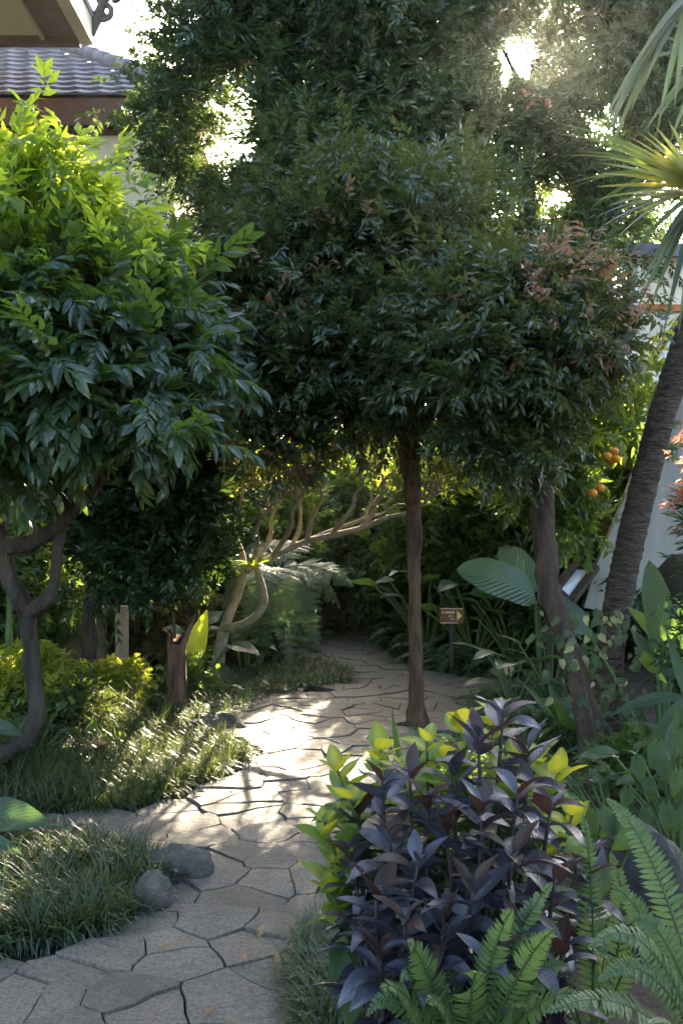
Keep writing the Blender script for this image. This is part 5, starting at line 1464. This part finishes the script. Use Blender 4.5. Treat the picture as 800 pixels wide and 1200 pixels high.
leafy_stems('golden_leaf_shrub', 'shrub with yellow and lime leaves behind the purple shrubs', gz(525, 3.05),
            [(395, 902, 3.0), (446, 878, 3.0), (500, 868, 2.95), (540, 846, 2.95), (580, 838, 3.0), (606, 888, 2.9), (655, 905, 2.9), (380, 965, 2.72), (388, 1012, 2.7), (470, 900, 2.85), (632, 885, 3.0), (530, 890, 2.85), (590, 905, 2.8), (408, 935, 2.78), (385, 1045, 2.68), (670, 955, 3.0), (500, 980, 2.85), (640, 1000, 2.85)],
            ['bl_gold', 'bl_gold', 'bl_lime', 'bl_green'], .13, .074, 'ovate', 8, .042, M['stem_green'], seed=5, fold=.15, bend=.4)

# ------------------------------------------------------------------ grass
def tufts(polys, n_tuft, per, L, W, mat, name, label, base_z=0.0, lean=1.15, cat='grass', rim=None):
    """liriope-like tufts: arching blades out of each tuft's middle"""
    pts = []
    xs = [p.x for p in polys]; ys = [p.y for p in polys]
    while len(pts) < n_tuft:
        x, yy = random.uniform(min(xs), max(xs)), random.uniform(min(ys), max(ys))
        if inside(polys, x, yy): pts.append((x, yy))
    c = np.repeat(np.array(pts), per, 0)
    m = len(c)
    a = RNG.random(m) * 6.283
    l = L * RNG.uniform(.55, 1.2, m); le = lean * RNG.uniform(.25, 1.25, m); w = W * RNG.uniform(.7, 1.2, m)
    dx, dy = np.cos(a), np.sin(a)
    root = np.stack([c[:, 0] + dx * .02 + RNG.normal(size=m) * .02, c[:, 1] + dy * .02 + RNG.normal(size=m) * .02, np.full(m, base_z)], 1)
    V = []
    nseg = 4
    p = root.copy(); ang = np.pi / 2 - le * .35
    px_, py_ = -dy, dx
    for i in range(nseg + 1):
        t = i / nseg
        ww = w * (1 - t ** 1.6) * .5
        if i < nseg:
            V.append(np.stack([p[:, 0] - px_ * ww, p[:, 1] - py_ * ww, p[:, 2]], 1)); V.append(np.stack([p[:, 0] + px_ * ww, p[:, 1] + py_ * ww, p[:, 2]], 1))
        else: V.append(p.copy())
        step = l / nseg
        p = p + np.stack([dx * np.cos(ang) * step, dy * np.cos(ang) * step, np.sin(ang) * step], 1)
        ang = ang - le * .75
        p[:, 2] = np.maximum(p[:, 2], .012 + base_z)
    k = 2 * nseg + 1
    VV = np.stack(V, 1).reshape(-1, 3)
    T = []
    for i in range(nseg - 1):
        T += [(2 * i, 2 * i + 1, 2 * i + 3), (2 * i, 2 * i + 3, 2 * i + 2)]
    T.append((2 * nseg - 2, 2 * nseg - 1, 2 * nseg))
    T = np.array(T)
    TT = (T[None] + (np.arange(m) * k)[:, None, None]).reshape(-1, 3)
    rnd = np.repeat(RNG.random(m), len(T))
    me = np_mesh(name, VV, TT, rnd); me.materials.append(mat)
    return tag(link(name, me), label, cat, None, 'stuff')
tufts([G(*p) for p in ((-60, 1150), (0, 1128), (60, 1112), (120, 1096), (165, 1078), (185, 1045), (170, 1015), (80, 1003), (-20, 1003), (-120, 1010))], 420, 28, .225, .011, M['lf_grass'], 'lawn_grass', 'dark blue-green grass tufts left of the rocks in the foreground')
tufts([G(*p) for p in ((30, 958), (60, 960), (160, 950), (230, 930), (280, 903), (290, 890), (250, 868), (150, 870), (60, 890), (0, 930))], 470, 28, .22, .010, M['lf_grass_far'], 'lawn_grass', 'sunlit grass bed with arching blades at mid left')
tufts([G(*p) for p in ((-80, 985), (40, 962), (100, 940), (60, 880), (-40, 880))], 150, 24, .22, .011, M['lf_grass'], 'lawn_grass', 'shaded grass at the foot of the crooked trunk')
tufts([G(*p) for p in ((262, 818), (330, 818), (405, 803), (410, 795), (380, 780), (300, 790), (255, 800))], 260, 34, .2, .011, M['lf_grass'], 'lawn_grass', 'far grass bed pointing into the path bend')
tufts([G(*p) for p in ((190, 862), (262, 852), (300, 822), (260, 815), (180, 835))], 200, 30, .2, .01, M['lf_grass'], 'lawn_grass', 'low shaded ground cover between stump and path')
tufts([G(*p) for p in ((352, 1200), (356, 1125), (385, 1090), (420, 1090), (440, 1200), (400, 1290))], 100, 34, .21, .009, M['lf_grass'], 'lawn_grass', 'fine dark mondo grass clump at the bottom beside the purple shrub')
tufts([G(*p) for p in ((560, 830), (620, 805), (700, 805), (700, 860), (640, 900), (520, 930), (500, 905), (545, 870))], 190, 26, .22, .011, M['lf_grass'], 'lawn_grass', 'dark ground cover under the two right trees')
tufts([G(*p) for p in ((446, 757), (476, 782), (560, 798), (600, 798), (600, 790), (490, 770), (455, 750))], 170, 26, .22, .012, M['lf_grass'], 'lawn_grass', 'dark grass edging the fern bank right of the far path')
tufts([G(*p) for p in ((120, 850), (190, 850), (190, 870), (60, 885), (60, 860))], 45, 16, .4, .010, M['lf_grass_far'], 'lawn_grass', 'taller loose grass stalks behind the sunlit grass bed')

# litter: countless dry leaf scraps and twigs on the path's edges and the soil
lt = Leaves(); lp = []
while len(lp) < 620:
    x, yy = random.uniform(-3, 2.5), random.uniform(2.6, 12)
    nr = min(math.hypot(p.x - x, p.y - yy) for p in PATH)
    ins = inside(PATH, x, yy)
    if not ins or nr < .28 or random.random() < .12: lp.append((x, yy, .05 if ins else .02))
lp = np.array(lp); la = RNG.random(len(lp)) * 6.28
lt.add([sprig(1, .01, .05, .022, .3, 0, leaf5, .3), sprig(1, .01, .035, .02, .3, 0, leaf5, -.2), sprig(1, .01, .07, .006, .3, 0, leaf5, .1)], lp, np.stack([np.cos(la), np.sin(la), RNG.normal(size=len(la)) * .12], 1), RNG.uniform(.5, 1.3, len(lp)))
lme = lt.mesh('leaf_litter'); lme.materials.append(M['dryleaf']); tag(link('leaf_litter', lme), 'dry leaf scraps scattered along the path edges and bare soil', 'leaf litter', None, 'stuff')
# dry fallen leaves
dm = [blade_mesh('dry_leaf', M['dryleaf'], .09, .05, 6, 2, 'ovate', .5, bd, .06, seed=k) for k, bd in enumerate((.8, 1.6))]
for k, (px, py, z, s, lab) in enumerate(((130, 872, .12, 3.2, 'large curled brown leaf lying on the left plants'), (243, 1034, .035, .55, 'small brown leaf at the foot of the large rock'), (222, 1062, .035, .5, 'small dry leaf beside the smaller rock'), (340, 1030, .042, .35, 'tiny dry leaf on the paving right of the rocks'), (310, 905, .042, .6, 'dry leaf on the path by the grass tip'))):
    o = link('dry_leaf', dm[k % 2], None); o.matrix_basis = Matrix.Translation(G(px, py, z)) @ Matrix.Rotation(random.uniform(0, 6), 4, 'Z') @ Matrix.Scale(s, 4)
    tag(o, lab, 'leaf', 'fallen leaves')
hz = MB(); hz.box(-640, 640, -640, 1540, -1, 13)
hm, hn, hl, ho = new_mat('haze_air')
pv = hn.new('ShaderNodeVolumePrincipled'); pv.inputs['Color'].default_value = (.95, .92, .87, 1); pv.inputs['Density'].default_value = HAZE; pv.inputs['Anisotropy'].default_value = .86
hl.new(pv.outputs[0], ho.inputs['Volume'])
tag(link('haze', hz.mesh('haze'), None, hm), 'thin bright haze hanging in the garden air', 'haze', None, 'stuff')
nt = sum(len(o.data.polygons) for o in bpy.data.objects if o.type == 'MESH')
print('faces', nt, 'objects', len(bpy.data.objects))
